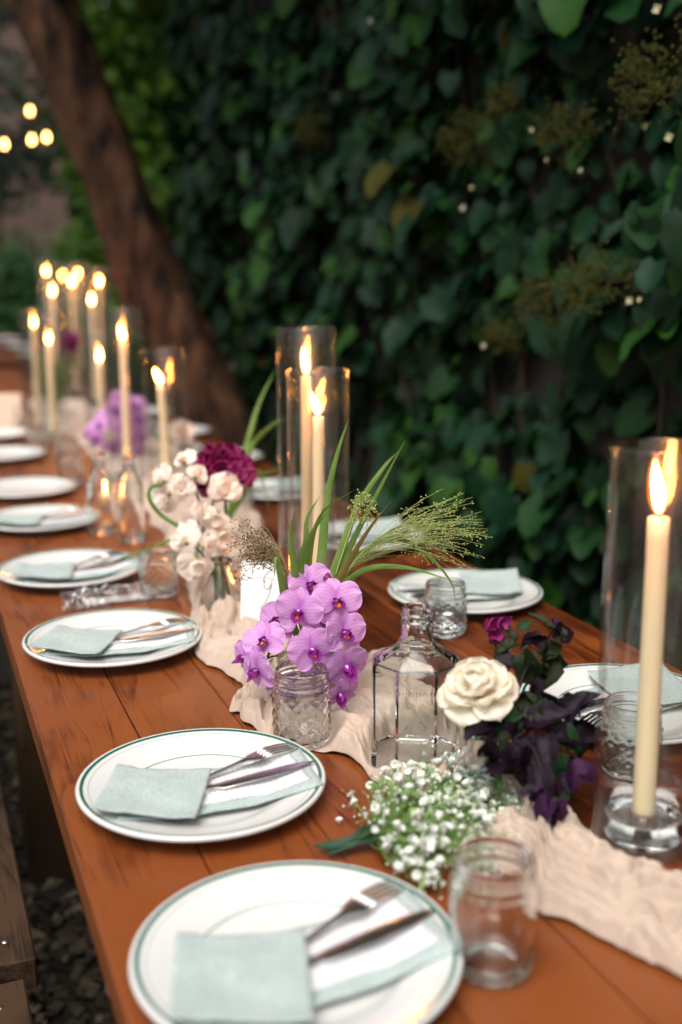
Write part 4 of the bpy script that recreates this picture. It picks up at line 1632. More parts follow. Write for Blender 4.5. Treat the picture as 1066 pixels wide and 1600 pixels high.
# ---- grass arrangement behind the orchids
def blade(pts, wid, mt, parent, twist=0.6, name='blade', up=None):
    c = spline(pts, 18)
    v, f, uv = [], [], []
    for i, p in enumerate(c):
        t = i / 17
        tn = (c[min(17, i + 1)] - c[max(0, i - 1)]).normalized()
        side = tn.cross(up or VIEW)
        side = side.normalized() if side.length > 1e-4 else RGT
        side = (Matrix.Rotation(twist * t + 0.3, 3, tn) @ side)
        nn = tn.cross(side)
        w_ = wid * (min(1, 0.35 + t * 3.0)) * max(0.03, 1 - t ** 2.2)
        for k, q in enumerate((-1, 0, 1)):
            v.append(p + side * (q * w_) + nn * (0.35 * w_ * (abs(q) - 0.5)))
            uv.append((t, k / 2))
    for i in range(17):
        for k in range(2):
            a = i * 3 + k
            f.append((a, a + 1, a + 4, a + 3))
    b = MB()
    b.add(v, f, 0, None, uv)
    return b.build(name, mt, parent)


gbase = Vector((ov.x + 0.012, ov.y + 0.012, T))


def gpts(lst, o=None):
    o = o if o is not None else gbase
    return [U(*q) - o for q in lst]


gr = thing('grass_arrangement', 'tall green grass blades and airy seed plumes rising behind the orchids', 'grasses', gbase)
BL = [([(495, 960, 1.43), (505, 860, 1.43), (513, 770, 1.44), (530, 700, 1.45), (545, 655, 1.46)], 0.0062, 'grass'),
      ([(500, 960, 1.43), (530, 870, 1.44), (560, 790, 1.46), (600, 730, 1.48), (622, 706, 1.50)], 0.0062, 'grass'),
      ([(500, 965, 1.43), (545, 860, 1.45), (590, 770, 1.48), (632, 690, 1.51)], 0.0055, 'grass'),
      ([(478, 960, 1.41), (470, 880, 1.39), (490, 830, 1.38), (512, 800, 1.37)], 0.0070, 'grass'),
      ([(470, 960, 1.41), (462, 900, 1.38), (455, 840, 1.37), (460, 800, 1.36)], 0.0066, 'grass'),
      ([(482, 960, 1.42), (486, 860, 1.41), (505, 800, 1.40), (555, 765, 1.40)], 0.0048, 'grass'),
      ([(470, 960, 1.42), (478, 850, 1.40), (480, 810, 1.39), (500, 775, 1.38)], 0.0050, 'grass'),
      ([(505, 960, 1.42), (540, 890, 1.40), (575, 830, 1.38), (612, 782, 1.36)], 0.0060, 'grass_tip'),
      ([(510, 960, 1.42), (560, 895, 1.39), (630, 886, 1.35), (715, 910, 1.31)], 0.0050, 'grass'),
      ([(505, 962, 1.42), (545, 905, 1.38), (600, 885, 1.34), (650, 888, 1.30)], 0.0042, 'grass'),
      ([(510, 960, 1.43), (560, 870, 1.44), (620, 842, 1.42), (670, 870, 1.38), (705, 910, 1.35), (712, 945, 1.34)], 0.0046, 'grass'),
      ([(452, 960, 1.40), (440, 905, 1.37), (432, 870, 1.36), (428, 905, 1.35)], 0.0060, 'grass'),
      ([(490, 960, 1.43), (500, 870, 1.44), (505, 800, 1.45), (515, 765, 1.46)], 0.0050, 'grass')]
for pts, wd, mt in BL:
    blade([Vector((rnd.uniform(-.004, .004), rnd.uniform(-.004, .004), 0.012))] + gpts(pts), wd * 1.0, M[mt], gr, rnd.uniform(-0.7, 0.7))


def plume(parent, origin, axis, n, ends, sm, stm, seedn=7, sr=0.0011, sl=0.0022, name='seed_plume', rr=0.00028, fan=1.0):
    """fan of hair-thin stalks from axis points out to scattered ends; seeds near the tips"""
    b = MB()
    ax = spline(axis, 24)
    b.tube(ax, [0.0011 - 0.00003 * i for i in range(24)], 5, 0)
    for i in range(n):
        a = ax[rnd.randrange(8, 24)]
        e = ends(rnd)
        mid = a.lerp(e, 0.5) + Vector((rnd.gauss(0, .003), rnd.gauss(0, .003), 0.006 * fan))
        pts = spline([a, mid, e], 7)
        b.tube(pts, rr, 3, 0, False)
        for k in range(seedn):
            t = rnd.uniform(0.45, 1.0)
            j = min(5, int(t * 6))
            p = pts[j].lerp(pts[j + 1], t * 6 - j)
            q = p + Vector((rnd.gauss(0, .0035), rnd.gauss(0, .0035), rnd.gauss(-.001, .0035)))
            b.tube([p, q], rr * 0.7, 3, 0, False)
            dr = (q - p) + Vector((0, 0, 1e-5))
            b.lathe([(0, -sl), (sr, 0), (0, sl)], 5, 1, frame(dr, (1, 0, 0.1), q))
    return tag(b.build(name, [M[stm], M[sm]], parent), kind='stuff')


def ends_box(xs, ys, ds, curve=0.0):
    def f(r):
        u = r.random()
        x = xs[0] + (xs[1] - xs[0]) * u ** 0.6
        y = ys[0] + (ys[1] - ys[0]) * r.random() + curve * u * u
        return U(x, y, r.uniform(*ds)) - gbase
    return f


def tri_ends(cx, cy, spread, ds):
    """ends fanned to the right of a point: short stalks near, long stalks far"""
    def f(r):
        a = r.triangular(-0.62, 0.66, 0.06)
        l = r.uniform(0.45, 1.0) * spread * (1 - 0.25 * abs(a))
        return U(cx + l * math.cos(a), cy + l * math.sin(a) + 0.0009 * l * l, r.uniform(*ds)) - gbase
    return f


plume(gr, None, gpts([(505, 960, 1.42), (545, 890, 1.42), (585, 845, 1.41), (625, 822, 1.40)]), 88, tri_ends(590, 812, 180, (1.34, 1.46)), 'seed', 'panicle', 6, 0.0009, 0.0018)
plume(gr, None, gpts([(505, 960, 1.43), (540, 850, 1.44), (555, 805, 1.45), (566, 785, 1.45)]), 26, lambda r: U(r.uniform(545, 600), r.uniform(768, 822), r.uniform(1.42, 1.47)) - gbase, 'seed', 'panicle', 6)


def dark_ends(r):
    a = r.triangular(2.55, 4.3, 3.25)
    l = r.uniform(0.4, 1.0) * 100
    return U(448 + l * math.cos(a), 868 + l * math.sin(a), r.uniform(1.34, 1.44)) - gbase


plume(gr, None, gpts([(470, 960, 1.41), (455, 915, 1.39), (447, 885, 1.38), (436, 860, 1.38)]), 110, dark_ends, 'seed_dark', 'panicle_dark', 5, 0.0008, 0.0021)

# ---- white name card with a pen flourish
cdp = P(402, 1010)
ct = thing('table_card', 'white card with a dark handwritten flourish standing behind the orchids', 'card', (cdp.x + 0.012, cdp.y + 0.02, T + 0.002), R(-24))
b = MB()
b.slab(lambda u, v: ((u - 0.5) * 0.066, 0.012 - 0.020 * (1 - v) * 0 + 0.024 * v, 0.118 * v), 6, 8, 0.0007)
b.slab(lambda u, v: ((u - 0.5) * 0.066, 0.066 - 0.030 * v, 0.118 * v), 6, 8, 0.0007)
b.build('paper', M['card'], ct, smooth=False)
fl = [(0.016, 0.105), (0.005, 0.095), (0.003, 0.080), (0.009, 0.074), (0.014, 0.082), (0.015, 0.090), (0.013, 0.072), (0.004, 0.052), (-0.004, 0.044)]
b = MB()
b.tube([(x, 0.0115 + 0.024 * z / 0.118, z) for x, z, _ in [(p[0], p[1], 0) for p in spline([(x, z, 0) for x, z in fl], 40)]], 0.0006, 5)
b.build('flourish', M['ink'], ct)


# ---- sweet peas and burgundy bloom
sp = P(345, 955)
bud_vase(sp, 'ribbed clear bud vase holding the blush sweet peas', 0.088, 0.033, 0.017, 18)
sw = thing('sweet_peas', 'blush cream sweet peas with a curling green stem in the ribbed vase', 'sweet peas', (sp.x, sp.y, T))
so = Vector(sw.location)
db = MB()
for (x, y, pts) in (0, 0, [(360, 960, 1.83), (352, 900, 1.84), (335, 850, 1.84), (318, 800, 1.84), (305, 765, 1.84), (298, 735, 1.84)]), (0, 0, [(352, 955, 1.83), (346, 880, 1.84), (352, 820, 1.85), (352, 775, 1.85)]), (0, 0, [(340, 955, 1.83), (335, 900, 1.82), (320, 870, 1.81), (305, 855, 1.80)]):
    db.tube(spline([Vector((0, 0, 0.012))] + [U(*q) - so for q in pts], 20), 0.0022, 7)
db.build('stem', M['stem_dark'], sw)
db = MB()
db.tube(spline([U(*q) - so for q in [(345, 930, 1.84), (325, 850, 1.84), (300, 830, 1.83), (272, 818, 1.82), (247, 800, 1.81), (233, 778, 1.80), (236, 762, 1.80), (252, 757, 1.80)]], 40), 0.0034, 8)
db.tube(spline([U(*q) - so for q in [(330, 900, 1.84), (312, 840, 1.84), (290, 828, 1.84), (262, 846, 1.85), (230, 858, 1.86), (180, 876, 1.88)]], 30), [0.0034 - 0.00006 * i for i in range(30)], 8)
db.build('curling_stem', M['stem'], sw)
fb = MB()
for s in (-1, 1):
    fb.grid(round_petal(0.026, 0.0125, 0.64, -0.30, 0.05, 0.0016, s * 2.0), 9, 11, 0, Matrix.Rotation(s * 0.95, 4, 'Z') @ Matrix.Rotation(0.05, 4, 'X'))
    fb.grid(round_petal(0.017, 0.0085, 0.62, 0.3, 0.15, 0.0010, s * 1.0), 7, 9, 0, Matrix.Rotation(s * 0.45 + PI, 4, 'Z') @ Matrix.Rotation(0.95, 4, 'X'))
fb.grid(round_petal(0.030, 0.0190, 0.62, -0.25, 0.06, 0.0020, 3.0), 10, 13, 0, Matrix.Rotation(0.12, 4, 'X'))
fb.grid(round_petal(0.019, 0.0105, 0.62, -0.3, 0.10, 0.0014, 5.0), 9, 11, 0, TR(0, 0.001, 0.002) @ Matrix.Rotation(0.45, 4, 'Z') @ Matrix.Rotation(0.55, 4, 'X'))
fb.lathe([(0, -0.006), (0.0032, -0.004), (0.0028, 0.002), (0, 0.004)], 8, 1)
SWP = fb.data('floret', [M['sweetpea'], M['stem']])
for (x, y, d, ax, ay, s, ro) in ((288, 722, 1.83, -35, 50, 0.70, 25), (306, 745, 1.82, 40, 35, 0.66, -50), (256, 752, 1.83, -55, 20, 0.85, 60), (262, 775, 1.84, -30, -30, 0.95, 110), (283, 768, 1.82, 15, 10, 0.8, -15), (352, 775, 1.83, 30, 15, 1.05, -12), (340, 803, 1.825, -15, -25, 0.85, 150), (318, 806, 1.82, 30, 10, 0.7, 20), (345, 835, 1.83, 35, -15, 0.95, 165),
                              (290, 848, 1.80, -35, 25, 1.0, 30), (308, 875, 1.80, 10, -35, 1.0, 160), (320, 855, 1.80, 45, 0, 0.75, -70)):
    put('floret', SWP, sw, frame(toward(ax, ay), (0, 0, 1), U(x, y, d) - so, R(ro)) @ Matrix.Scale(s * 1.3, 4))


def bloom(name, label, cat, center, direction, rad, pm, petals, stem_to, layers=4, pw=0.55, wfac=0.30, sm='stem', seed=1, ruf=0.0):
    base_ = Vector(stem_to)
    t = thing(name, label, cat, base_)
    c = Vector(center) - base_
    b = MB()
    b.tube(spline([(0, 0, 0.012), c * 0.55 + Vector((0, 0, 0.012)), c - Vector(direction).normalized() * 0.006], 14), 0.0024, 7)
    b.build('stem', M[sm], t)
    Fm = frame(direction, (0, 0, 1), c)
    pd = []
    for i in range(3):
        b = MB()
        b.grid(round_petal(rad, rad * wfac, 0.66, 0.30, 0.22, ruf, 1.0 + 2 * i), 9, 9)
        pd.append(b.data('petal', M[pm]))
    k = 0
    for l in range(layers):
        n = max(4, int(petals * (1 - l / (layers + 1.2))))
        for i in range(n):
            a = 2 * PI * (i + 0.5 * (l % 2)) / n + rnd.uniform(-.12, .12)
            open_ = R(12 + 68 * (l + 0.3) / layers + rnd.uniform(-7, 7))
            s = (1.0 - 0.14 * l) * rnd.uniform(0.92, 1.06)
            put('petal', pd[k % 3], t, Fm @ Matrix.Rotation(a, 4, 'Z') @ TR(0, 0.002 + 0.004 * (layers - l) / layers, 0.0012 * l) @ Matrix.Rotation(open_, 4, 'X') @ Matrix.Scale(s, 4))
            k += 1
    return t


bv = (0.475, 1.975)
bud_vase(bv, 'clear bud vase under the burgundy bloom', 0.10, 0.03)
bloom('burgundy_bloom', 'full burgundy ruffled bloom behind the sweet peas', 'flower', U(347, 748, 1.90), toward(8, 30), 0.056, 'burgundy', 15, (bv[0], bv[1], T), 6, 0.42, 0.36, 'stem_dark', ruf=0.007)
# leafy stems behind it
lf = thing('leafy_stems', 'arching green grass stems rising by the tall glass cylinders', 'grasses', (0.545, 2.10, T))
lo_ = Vector(lf.location)
for pts, wd in (([(375, 760, 2.2), (385, 700, 2.25), (405, 630, 2.3), (432, 575, 2.35)], 0.008), ([(378, 760, 2.2), (392, 700, 2.22), (425, 665, 2.24), (452, 652, 2.25)], 0.007), ([(378, 765, 2.2), (388, 715, 2.22), (405, 680, 2.22), (440, 650, 2.2)], 0.006), ([(382, 770, 2.2), (400, 745, 2.18), (430, 735, 2.15), (448, 722, 2.12)], 0.006), ([(380, 770, 2.2), (402, 735, 2.2), (415, 770, 2.2), (420, 800, 2.2)], 0.004)):
    blade([Vector((0, 0, 0.012))] + [U(*q) - lo_ for q in pts], wd, M['grass'], lf, rnd.uniform(-.5, .5))
bud_vase((0.545, 2.10), 'clear bud vase under the arching grass stems', 0.09, 0.028)

# far arrangements
for (x, y, lab, hh) in ((0.52, 4.35, 'bushy green stems standing behind the second orchids', 0.26), (0.62, 5.35, 'green stems among the farthest candles', 0.22)):
    bud_vase((x, y), 'clear bud vase under the ' + lab, 0.09, 0.03)
    t = thing('green_stems', lab, 'grasses', (x, y, T))
    for k in range(22):
        a = rnd.uniform(0, 6.28)
        r_ = rnd.uniform(0.03, 0.11)
        blade([(0, 0, 0.012), (0.3 * r_ * math.cos(a), 0.3 * r_ * math.sin(a), 0.11), (0.7 * r_ * math.cos(a), 0.7 * r_ * math.sin(a), hh * 0.75), (r_ * math.cos(a), r_ * math.sin(a), hh * rnd.uniform(0.75, 1.05))], 0.010, M['grass'], t, rnd.uniform(-1, 1), 'blade')
bud_vase((0.70, 5.15), 'clear bud vase under the far magenta bloom', 0.1, 0.03)
bloom('magenta_bloom', 'magenta bloom standing among the farthest candles', 'flower', (0.70, 5.13, T + 0.25), (-0.3, -0.7, 0.6), 0.062, 'magenta', 12, (0.70, 5.15, T), 4)
bud_vase((0.70, 2.95), 'clear bud vase under the pale far blooms', 0.09, 0.03)
bloom('pale_bloom', 'pale cream bloom beside the low taper candle', 'flower', (0.69, 2.94, T + 0.13), (-0.2, -0.8, 0.5), 0.035, 'sweetpea', 9, (0.70, 2.95, T), 4)
# blush card and grey jar in the distance
cpt = P(45, 640)
b = MB()
b.slab(lambda u, v: ((u - 0.5) * 0.09, 0.04 * v, 0.13 * v), 2, 2, 0.002)
b.slab(lambda u, v: ((u - 0.5) * 0.09, 0.08 - 0.038 * v, 0.13 * v), 2, 2, 0.002)
o = b.build('table_card', M['peach'], None, False, TR(0.335, 4.18, T + 0.002) @ Matrix.Rotation(R(-15), 4, 'Z'))
tag(o, 'blush folded card standing beside the candles', 'card')

# ---- rose with plum foliage
rv = P(748, 1268)
b = MB()
b.lathe([(0, 0.003), (0.026, 0.002), (0.030, 0.0), (0.033, 0.005), (0.0325, 0.02), (0.028, 0.04), (0.022, 0.058), (0.0165, 0.072), (0.0155, 0.084), (0.0185, 0.090), (0.0175, 0.091), (0.0130, 0.084), (0.0140, 0.071), (0.0195, 0.057), (0.0255, 0.039), (0.0295, 0.02), (0.029, 0.011), (0, 0.008)], 48)
tag(b.build('bud_vase', M['glass'], None, True, TR(rv.x, rv.y, T + 0.0012)), 'clear conical bud vase holding the cream rose and plum foliage', 'vase')
rs = thing('cream_rose', 'open cream garden rose leaning beside the square bottle', 'rose', (rv.x, rv.y, T))
ro_ = Vector(rs.location)
rc = U(748, 1082, 1.155) - ro_
rdir = (toward(-25, 56))
b = MB()
b.tube(spline([(0, 0, 0.012), U(780, 1230, 1.13) - ro_, U(768, 1180, 1.15) - ro_, rc - rdir * 0.012], 18), 0.0030, 8)
b.build('stem', M['stem'], rs)
b = MB()
b.lathe([(0, -0.012), (0.006, -0.010), (0.0085, -0.003), (0.006, 0.002), (0, 0.003)], 12)
for k in range(5):
    b.grid(petal_fn(0.024, 0.004, 0.7, 0.6, 0.2, -0.2), 6, 3, 0, Matrix.Rotation(k * 1.257, 4, 'Z') @ TR(0, 0.005, -0.004) @ Matrix.Rotation(R(-12), 4, 'X'))
b.build('calyx', M['stem'], rs, M=frame(rdir, (0, 0, 1), rc))
rose_pd = []
for i, c_ in enumerate((0.28, 0.10, -0.14)):
    b = MB()
    b.grid(round_petal(0.040, 0.0235, 0.66, 0.42 if i == 0 else 0.22, c_, 0.0036, 1.3 * i + 0.7), 14, 16)
    rose_pd.append(b.data('petal', M['rose']))
Fm = frame(rdir, (0, 0, 1), rc)
RS = 0.71
for l, (n, op, s, off) in enumerate(((6, 4, 1.22, 0.009), (6, 20, 1.12, 0.007), (6, 42, 0.92, 0.006), (5, 58, 0.80, 0.004), (5, 70, 0.66, 0.003), (4, 80, 0.50, 0.002), (3, 86, 0.36, 0.001))):
    for i in range(n):
        a = 2 * PI * i / n + l * 0.55 + rnd.uniform(-.15, .15)
        put('petal', rose_pd[0 if l > 2 else (1 if l else 2)], rs, Fm @ Matrix.Rotation(a, 4, 'Z') @ TR(0, off, 0.001 * l) @ Matrix.Rotation(R(op + rnd.uniform(-9, 9)), 4, 'X') @ Matrix.Rotation(rnd.uniform(-.2, .2), 4, 'Y') @ Matrix.Scale(RS * s * rnd.uniform(0.9, 1.08), 4))

pf = thing('plum_foliage', 'dark plum and bronze leaves drooping around the cream rose', 'foliage', (rv.x + 0.004, rv.y + 0.004, T))
po = Vector(pf.location)
b = MB()
stems = [[(785, 1180, 1.16), (800, 1120, 1.17), (820, 1050, 1.19), (850, 1010, 1.22), (868, 975, 1.25)], [(790, 1180, 1.16), (830, 1140, 1.15), (870, 1120, 1.15), (915, 1120, 1.16)], [(785, 1180, 1.15), (820, 1150, 1.11), (845, 1200, 1.08), (862, 1260, 1.07)], [(785, 1180, 1.16), (790, 1100, 1.19), (795, 1020, 1.22), (780, 985, 1.25)], [(790, 1180, 1.16), (850, 1150, 1.13), (890, 1190, 1.12), (910, 1220, 1.12)]]
for s in stems:
    b.tube(spline([Vector((0, 0, 0.012))] + [U(*q) - po for q in s], 18), [0.0022 - 0.00007 * i for i in range(18)], 6)
b.build('stem', M['plum'], pf)
PL = {}
for k in (0, 1, 3, 4):
    for mt in ('plum', 'darkleaf', 'plumlight', 'greenleaf'):
        q = MB()
        q.add([(x * 0.86, y, z * 2.1 + 0.06 * math.sin(7 * y + 5 * x)) for x, y, z in LEAFS[k][0]], LEAFS[k][1], 0, None, LEAFS[k][2])
        PL[(k, mt)] = q.data('leaf', M[mt])
# x, y, depth, tip angle on the picture plane (deg, 0 right, 90 up), length px, shape, material
LV = [(800, 1010, 1.21, 200, 60, 1, 'darkleaf'), (815, 1020, 1.20, -60, 80, 1, 'darkleaf'), (850, 1015, 1.21, -110, 90, 1, 'darkleaf'), (845, 1030, 1.20, -15, 75, 3, 'darkleaf'), (870, 1000, 1.22, 50, 55, 1, 'plum'), (858, 985, 1.23, 120, 50, 3, 'darkleaf'), (880, 1005, 1.22, 100, 45, 1, 'darkleaf'),
      (868, 985, 1.24, 80, 40, 4, 'plumlight'), (845, 1000, 1.215, 170, 50, 1, 'plum'), (800, 1000, 1.22, 95, 60, 3, 'darkleaf'), (815, 985, 1.23, 60, 30, 0, 'greenleaf'), (830, 1060, 1.18, -100, 70, 1, 'plum'), (800, 1040, 1.18, -160, 50, 0, 'plum'), (830, 1080, 1.17, 215, 60, 1, 'darkleaf'),
      (810, 1110, 1.15, 225, 70, 1, 'greenleaf'), (790, 1130, 1.14, 200, 75, 1, 'darkleaf'), (775, 1140, 1.13, 180, 60, 0, 'plum'), (765, 1160, 1.12, -100, 55, 0, 'plum'), (800, 1150, 1.13, -70, 70, 1, 'darkleaf'), (830, 1130, 1.14, 20, 75, 1, 'plum'), (868, 1120, 1.15, 95, 60, 1, 'greenleaf'), (880, 1120, 1.15, 45, 65, 0, 'plum'), (900, 1110, 1.155, 40, 55, 1, 'plum'),
      (905, 1130, 1.15, -20, 60, 0, 'plum'), (890, 1140, 1.15, -60, 70, 1, 'plum'), (860, 1140, 1.14, -40, 70, 1, 'greenleaf'), (850, 1150, 1.13, -90, 75, 1, 'plum'), (830, 1160, 1.12, -110, 90, 1, 'plum'), (810, 1165, 1.11, -100, 95, 1, 'plum'), (870, 1180, 1.12, -75, 65, 1, 'greenleaf'), (890, 1190, 1.12, -90, 60, 0, 'plumlight'), (905, 1205, 1.12, -45, 55, 0, 'plumlight'), (895, 1215, 1.12, -130, 50, 0, 'plumlight'),
      (840, 1200, 1.09, -80, 70, 1, 'plum'), (850, 1230, 1.08, 200, 55, 4, 'plumlight'), (862, 1252, 1.07, -110, 58, 0, 'plumlight'), (868, 1252, 1.07, -60, 60, 0, 'plumlight'), (858, 1250, 1.075, -85, 40, 0, 'plum'), (850, 1245, 1.08, 160, 45, 0, 'plumlight'), (875, 1250, 1.08, 40, 40, 3, 'greenleaf'), (820, 1140, 1.14, 60, 60, 1, 'plum'), (845, 1090, 1.17, -20, 60, 1, 'plum'), (780, 1165, 1.12, -45, 55, 1, 'darkleaf'), (840, 1120, 1.14, 120, 70, 1, 'darkleaf'), (870, 1150, 1.13, 10, 70, 1, 'plum'), (880, 1095, 1.16, -30, 55, 1, 'plum')]
LV2 = []
for (x, y, d, ang, lp, k, mt) in LV:
    LV2.append((x, y, d, ang, lp * 0.82, k, mt))
    if rnd.random() < 0.45:
        LV2.append((x + rnd.uniform(-14, 14), y + rnd.uniform(-14, 14), d + rnd.uniform(-.02, .03), ang + rnd.uniform(-70, 70), lp * rnd.uniform(0.5, 0.75), rnd.choice((1, 3)), mt if rnd.random() < 0.6 else 'plum'))
for (x, y, d, ang, lp, k, mt) in LV2:
    tip = RGT * math.cos(R(ang)) + UPV * math.sin(R(ang)) + FWD * rnd.uniform(-0.35, 0.35)
    nrm = VIEW + RGT * rnd.gauss(0, 0.75) + UPV * rnd.gauss(0.5, 0.6)
    put('leaf', PL[(k, mt)], pf, frame(nrm, tip, U(x, y, d) - po) @ Matrix.Scale(lp * d / FPX * 0.95, 4))
mg = petal_data('petal', M['magenta'], 0.022, 0.011, 0.6, 0.5, 0.4, 0.2, 0.001, 1.0, nu=7, nv=6)
mb_ = thing('magenta_sprig', 'small magenta blossoms above the plum leaves', 'flower', (rv.x + 0.002, rv.y + 0.008, T))
mo = Vector(mb_.location)
b = MB()
b.tube(spline([Vector((0, 0, 0.012)), U(785, 1150, 1.17) - mo, U(785, 1050, 1.215) - mo, U(772, 1000, 1.23) - mo, U(768, 980, 1.235) - mo], 16), 0.0013, 6)
b.build('stem', M['plum'], mb_)
for (x, y) in ((764, 975), (778, 972), (772, 990), (770, 1003), (766, 985)):
    q = U(x, y, 1.23) - mo
    dr = toward(rnd.uniform(-40, 40), rnd.uniform(-10, 50))
    for k in range(4):
        put('petal', mg, mb_, frame(dr, (0, 0, 1), q) @ Matrix.Rotation(k * 1.57 + rnd.random(), 4, 'Z') @ Matrix.Rotation(R(40), 4, 'X') @ Matrix.Scale(rnd.uniform(0.6, 0.85), 4))

# ---- baby's breath lying on the table
bbp = P(560, 1345)
bb = thing('babys_breath', "bunch of white baby's breath lying on the table with bound green stems", "baby's breath", (bbp.x, bbp.y, T))
bo = Vector(bb.location)
e0 = P(512, 1338) - bo
e1 = P(590, 1325) - bo
b = MB()
for k in range(16):
    j = Vector((rnd.gauss(0, .003), rnd.gauss(0, .004), 0))
    b.tube([e0 + j * 1.2 + Vector((rnd.uniform(-.006, .006), 0, 0.007 + rnd.uniform(0, .006))), (e0 + e1) / 2 + j + Vector((0, 0, 0.009 + rnd.uniform(0, .006))), e1 + j * 1.5 + Vector((0, 0, 0.014 + rnd.uniform(0, .010)))], 0.0018, 5)
b.build('stems', M['floral_tape'], bb)
bl = MB()
for k in range(7):
    a = k * 2.4
    bl.grid(round_petal(0.0050, 0.0024, 0.6, 0.4, 0.1, 0.0008, k), 4, 3, 0, Matrix.Rotation(a, 4, 'Z') @ Matrix.Rotation(0.25 + 0.14 * k, 4, 'X'))
bl.lathe([(0, -0.003), (0.0012, -0.0015), (0.0014, 0.0004), (0.0008, 0.0014), (0, 0.0018)], 6, 0)
BBL = bl.data('blossom', M['white_bloom'])
sm_ = MB()
nb = 0
for k in range(440):
    # the bunch spreads like a fan from the binding towards the bud vase
    t = rnd.random() ** 0.7
    px_c = Vector((578, 1330)).lerp(Vector((800, 1268)), t)
    wd = 24 + 72 * math.sin(PI * min(1, 0.15 + 0.75 * t))
    off = rnd.uniform(-1, 1)
    zz = 0.007 + (0.046 * math.sin(PI * min(0.95, 0.2 + 0.7 * t))) * math.sqrt(max(0, 1 - off * off)) * rnd.uniform(0.35, 1.0)
    g0 = P(px_c.x + off * 34 + rnd.gauss(0, 6), px_c.y + off * wd)
    p = Vector((g0.x, g0.y, T + zz)) - bo
    if (g0 - Vector((bpz.x, bpz.y, T))).length < 0.052:
        continue
    q = e1.lerp(p, 0.55) + Vector((rnd.gauss(0, .006), rnd.gauss(0, .006), 0.004))
    sm_.tube(spline([e1 + Vector((rnd.gauss(0, .003), rnd.gauss(0, .004), 0.014)), q, p], 5), 0.0005, 3, 0, False)
    if k < 290:
        sc = rnd.uniform(0.75, 1.5)
        put('blossom', BBL, bb, frame((rnd.gauss(0, .6), rnd.gauss(-.3, .6), 1), (1, 0, 0.1), p, rnd.uniform(0, 6)) @ Matrix.Scale(sc, 4))
    for j in range(2):
        e = p + Vector((rnd.gauss(0, .008), rnd.gauss(0, .008), rnd.gauss(-.003, .006)))
        if e.z < 0.003:
            e.z = 0.003
        sm_.tube([q.lerp(p, .8), e], 0.0004, 3, 0, False)
        sm_.lathe([(0, -0.0016), (0.0013, 0), (0, 0.0018)], 5, rnd.choice((0, 1, 1)), TR(*e))
    if rnd.random() < 0.2:
        v, f, uv = LEAFS[4]
        sm_.add(v, f, 0, frame((rnd.gauss(0, .5), rnd.gauss(0, .5), 1), (rnd.gauss(0, 1), rnd.gauss(0, 1), .2), q.lerp(p, rnd.random())) @ Matrix.Scale(rnd.uniform(0.008, 0.016), 4))
tag(sm_.build('sprigs', [M['sprig'], M['white_bloom']], bb), kind='stuff')
o = put('fallen_blossom', BBL, None, TR(*(P(530, 1289))) @ TR(0, 0, 0.0035))
tag(o, "single white blossom fallen on the bare wood near the baby's breath", 'blossom')

# ---- crumpled cellophane between two plates
cp = (P(150, 938) + P(170, 940)) / 2
b = MB()


def cel(u, v):
    x = (u - 0.5) * 0.20
    y = (v - 0.5) * 0.075 * (0.55 + 0.75 * (1 - u))
    h = 0.020 * math.sin(PI * v) * (0.5 + 0.5 * math.sin(PI * u)) + 0.012 * abs(fbm((u * 7, v * 5, 3.3), 4)) + 0.003
    return (x, y, h * smooth(0, 0.12, min(v, 1 - v)) + 0.0008)


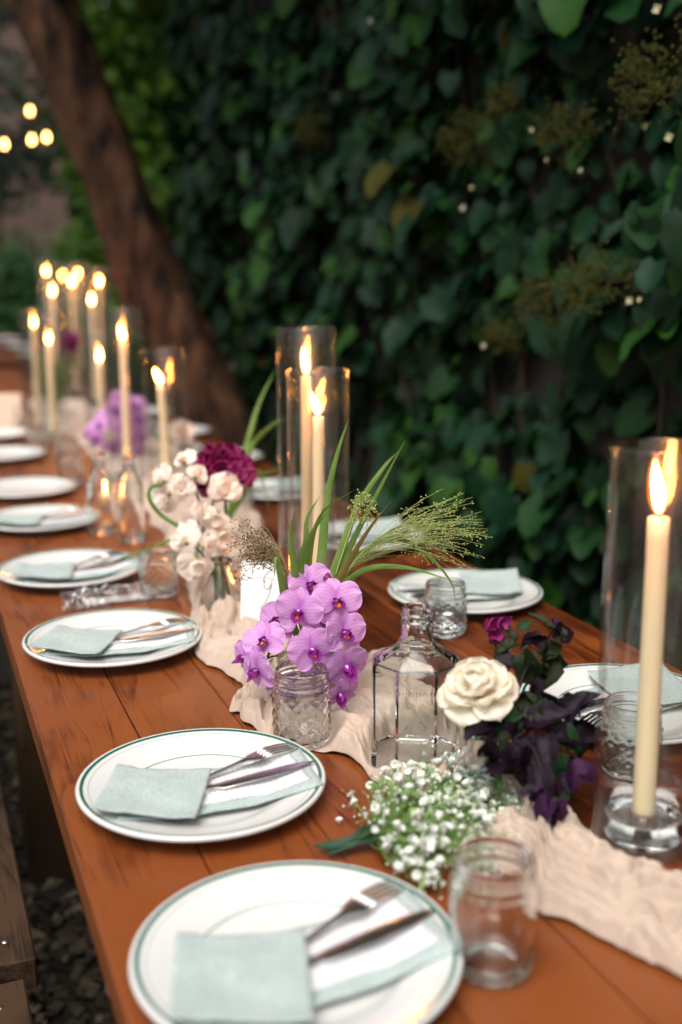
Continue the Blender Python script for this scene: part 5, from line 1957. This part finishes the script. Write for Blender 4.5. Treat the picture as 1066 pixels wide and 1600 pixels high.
b.slab(cel, 50, 26, 0.0004)
b.grid(lambda u, v: (lambda p: (p[0] * 0.92, p[1] * 0.8, p[2] * 0.55 + 0.0005))(cel(u, 1 - v)), 40, 20)
o = b.build('cellophane_packet', M['cello'], None, False, TR(cp.x + 0.03, cp.y - 0.005, T) @ Matrix.Rotation(R(-4), 4, 'Z'))
tag(o, 'crumpled clear cellophane wrapper lying between two plates', 'wrapper')
b = MB()
b.slab(lambda u, v: ((u - 0.5) * 0.13, (v - 0.5) * 0.036, 0.004 + 0.002 * fbm((u * 3, v * 3, 1), 2)), 14, 6, 0.001)
tag(b.build('paper_favour', M['menu'], None, True, TR(cp.x + 0.035, cp.y - 0.006, T)), 'white printed paper slip inside the crumpled cellophane', 'paper')


# ---- pale chairs in the distance
def chair(p, rz, lab):
    t = thing('garden_chair', lab, 'chair', (p[0], p[1], 0), rz, 'pale chairs at the tables')
    b = MB()
    b.box((-0.2, -0.2, 0.43), (0.2, 0.2, 0.46), bev=0.006)
    b.build('seat', M['white_paint'], t, smooth=False)
    for sx in (-1, 1):
        b = MB()
        b.box((sx * 0.18 - 0.016, -0.19, 0), (sx * 0.18 + 0.016, -0.158, 0.4298))
        b.build('leg', M['white_paint'], t, smooth=False)
        b = MB()
        b.box((sx * 0.18 - 0.016, 0.202, 0), (sx * 0.18 + 0.016, 0.234, 0.96))
        b.build('leg', M['white_paint'], t, smooth=False)
    b = MB()
    b.grid(lambda u, v: ((u - 0.5) * 0.46, 0.19 - 0.03 * math.sin(PI * u) * math.sin(PI * v), 0.62 + 0.36 * v), 10, 8)
    b.slab(lambda u, v: ((u - 0.5) * 0.46, 0.19 + 0.055 * v, 0.985 + 0.012 * math.sin(PI * v)), 10, 4, 0.01)
    b.grid(lambda u, v: ((u - 0.5) * 0.46, 0.245 + 0.02 * math.sin(PI * u * 2) * (1 - v), 0.60 + 0.385 * v), 10, 8)
    b.build('draped_cloth', M['linen'], t)
    for k in range(3):
        b = MB()
        b.box((-0.163, 0.212, 0.66 + k * 0.1), (0.163, 0.226, 0.71 + k * 0.1))
        b.build('slat', M['white_paint'], t, smooth=False)
    return t


q = U(350, 545, 5.6)
chair((q.x, q.y), R(-70), 'chair draped with pale cloth between the trunk and the vine wall')
q = U(10, 550, 7.0)
chair((q.x - 0.3, q.y), R(95), 'chair draped with pale cloth on the bench side of the far table')
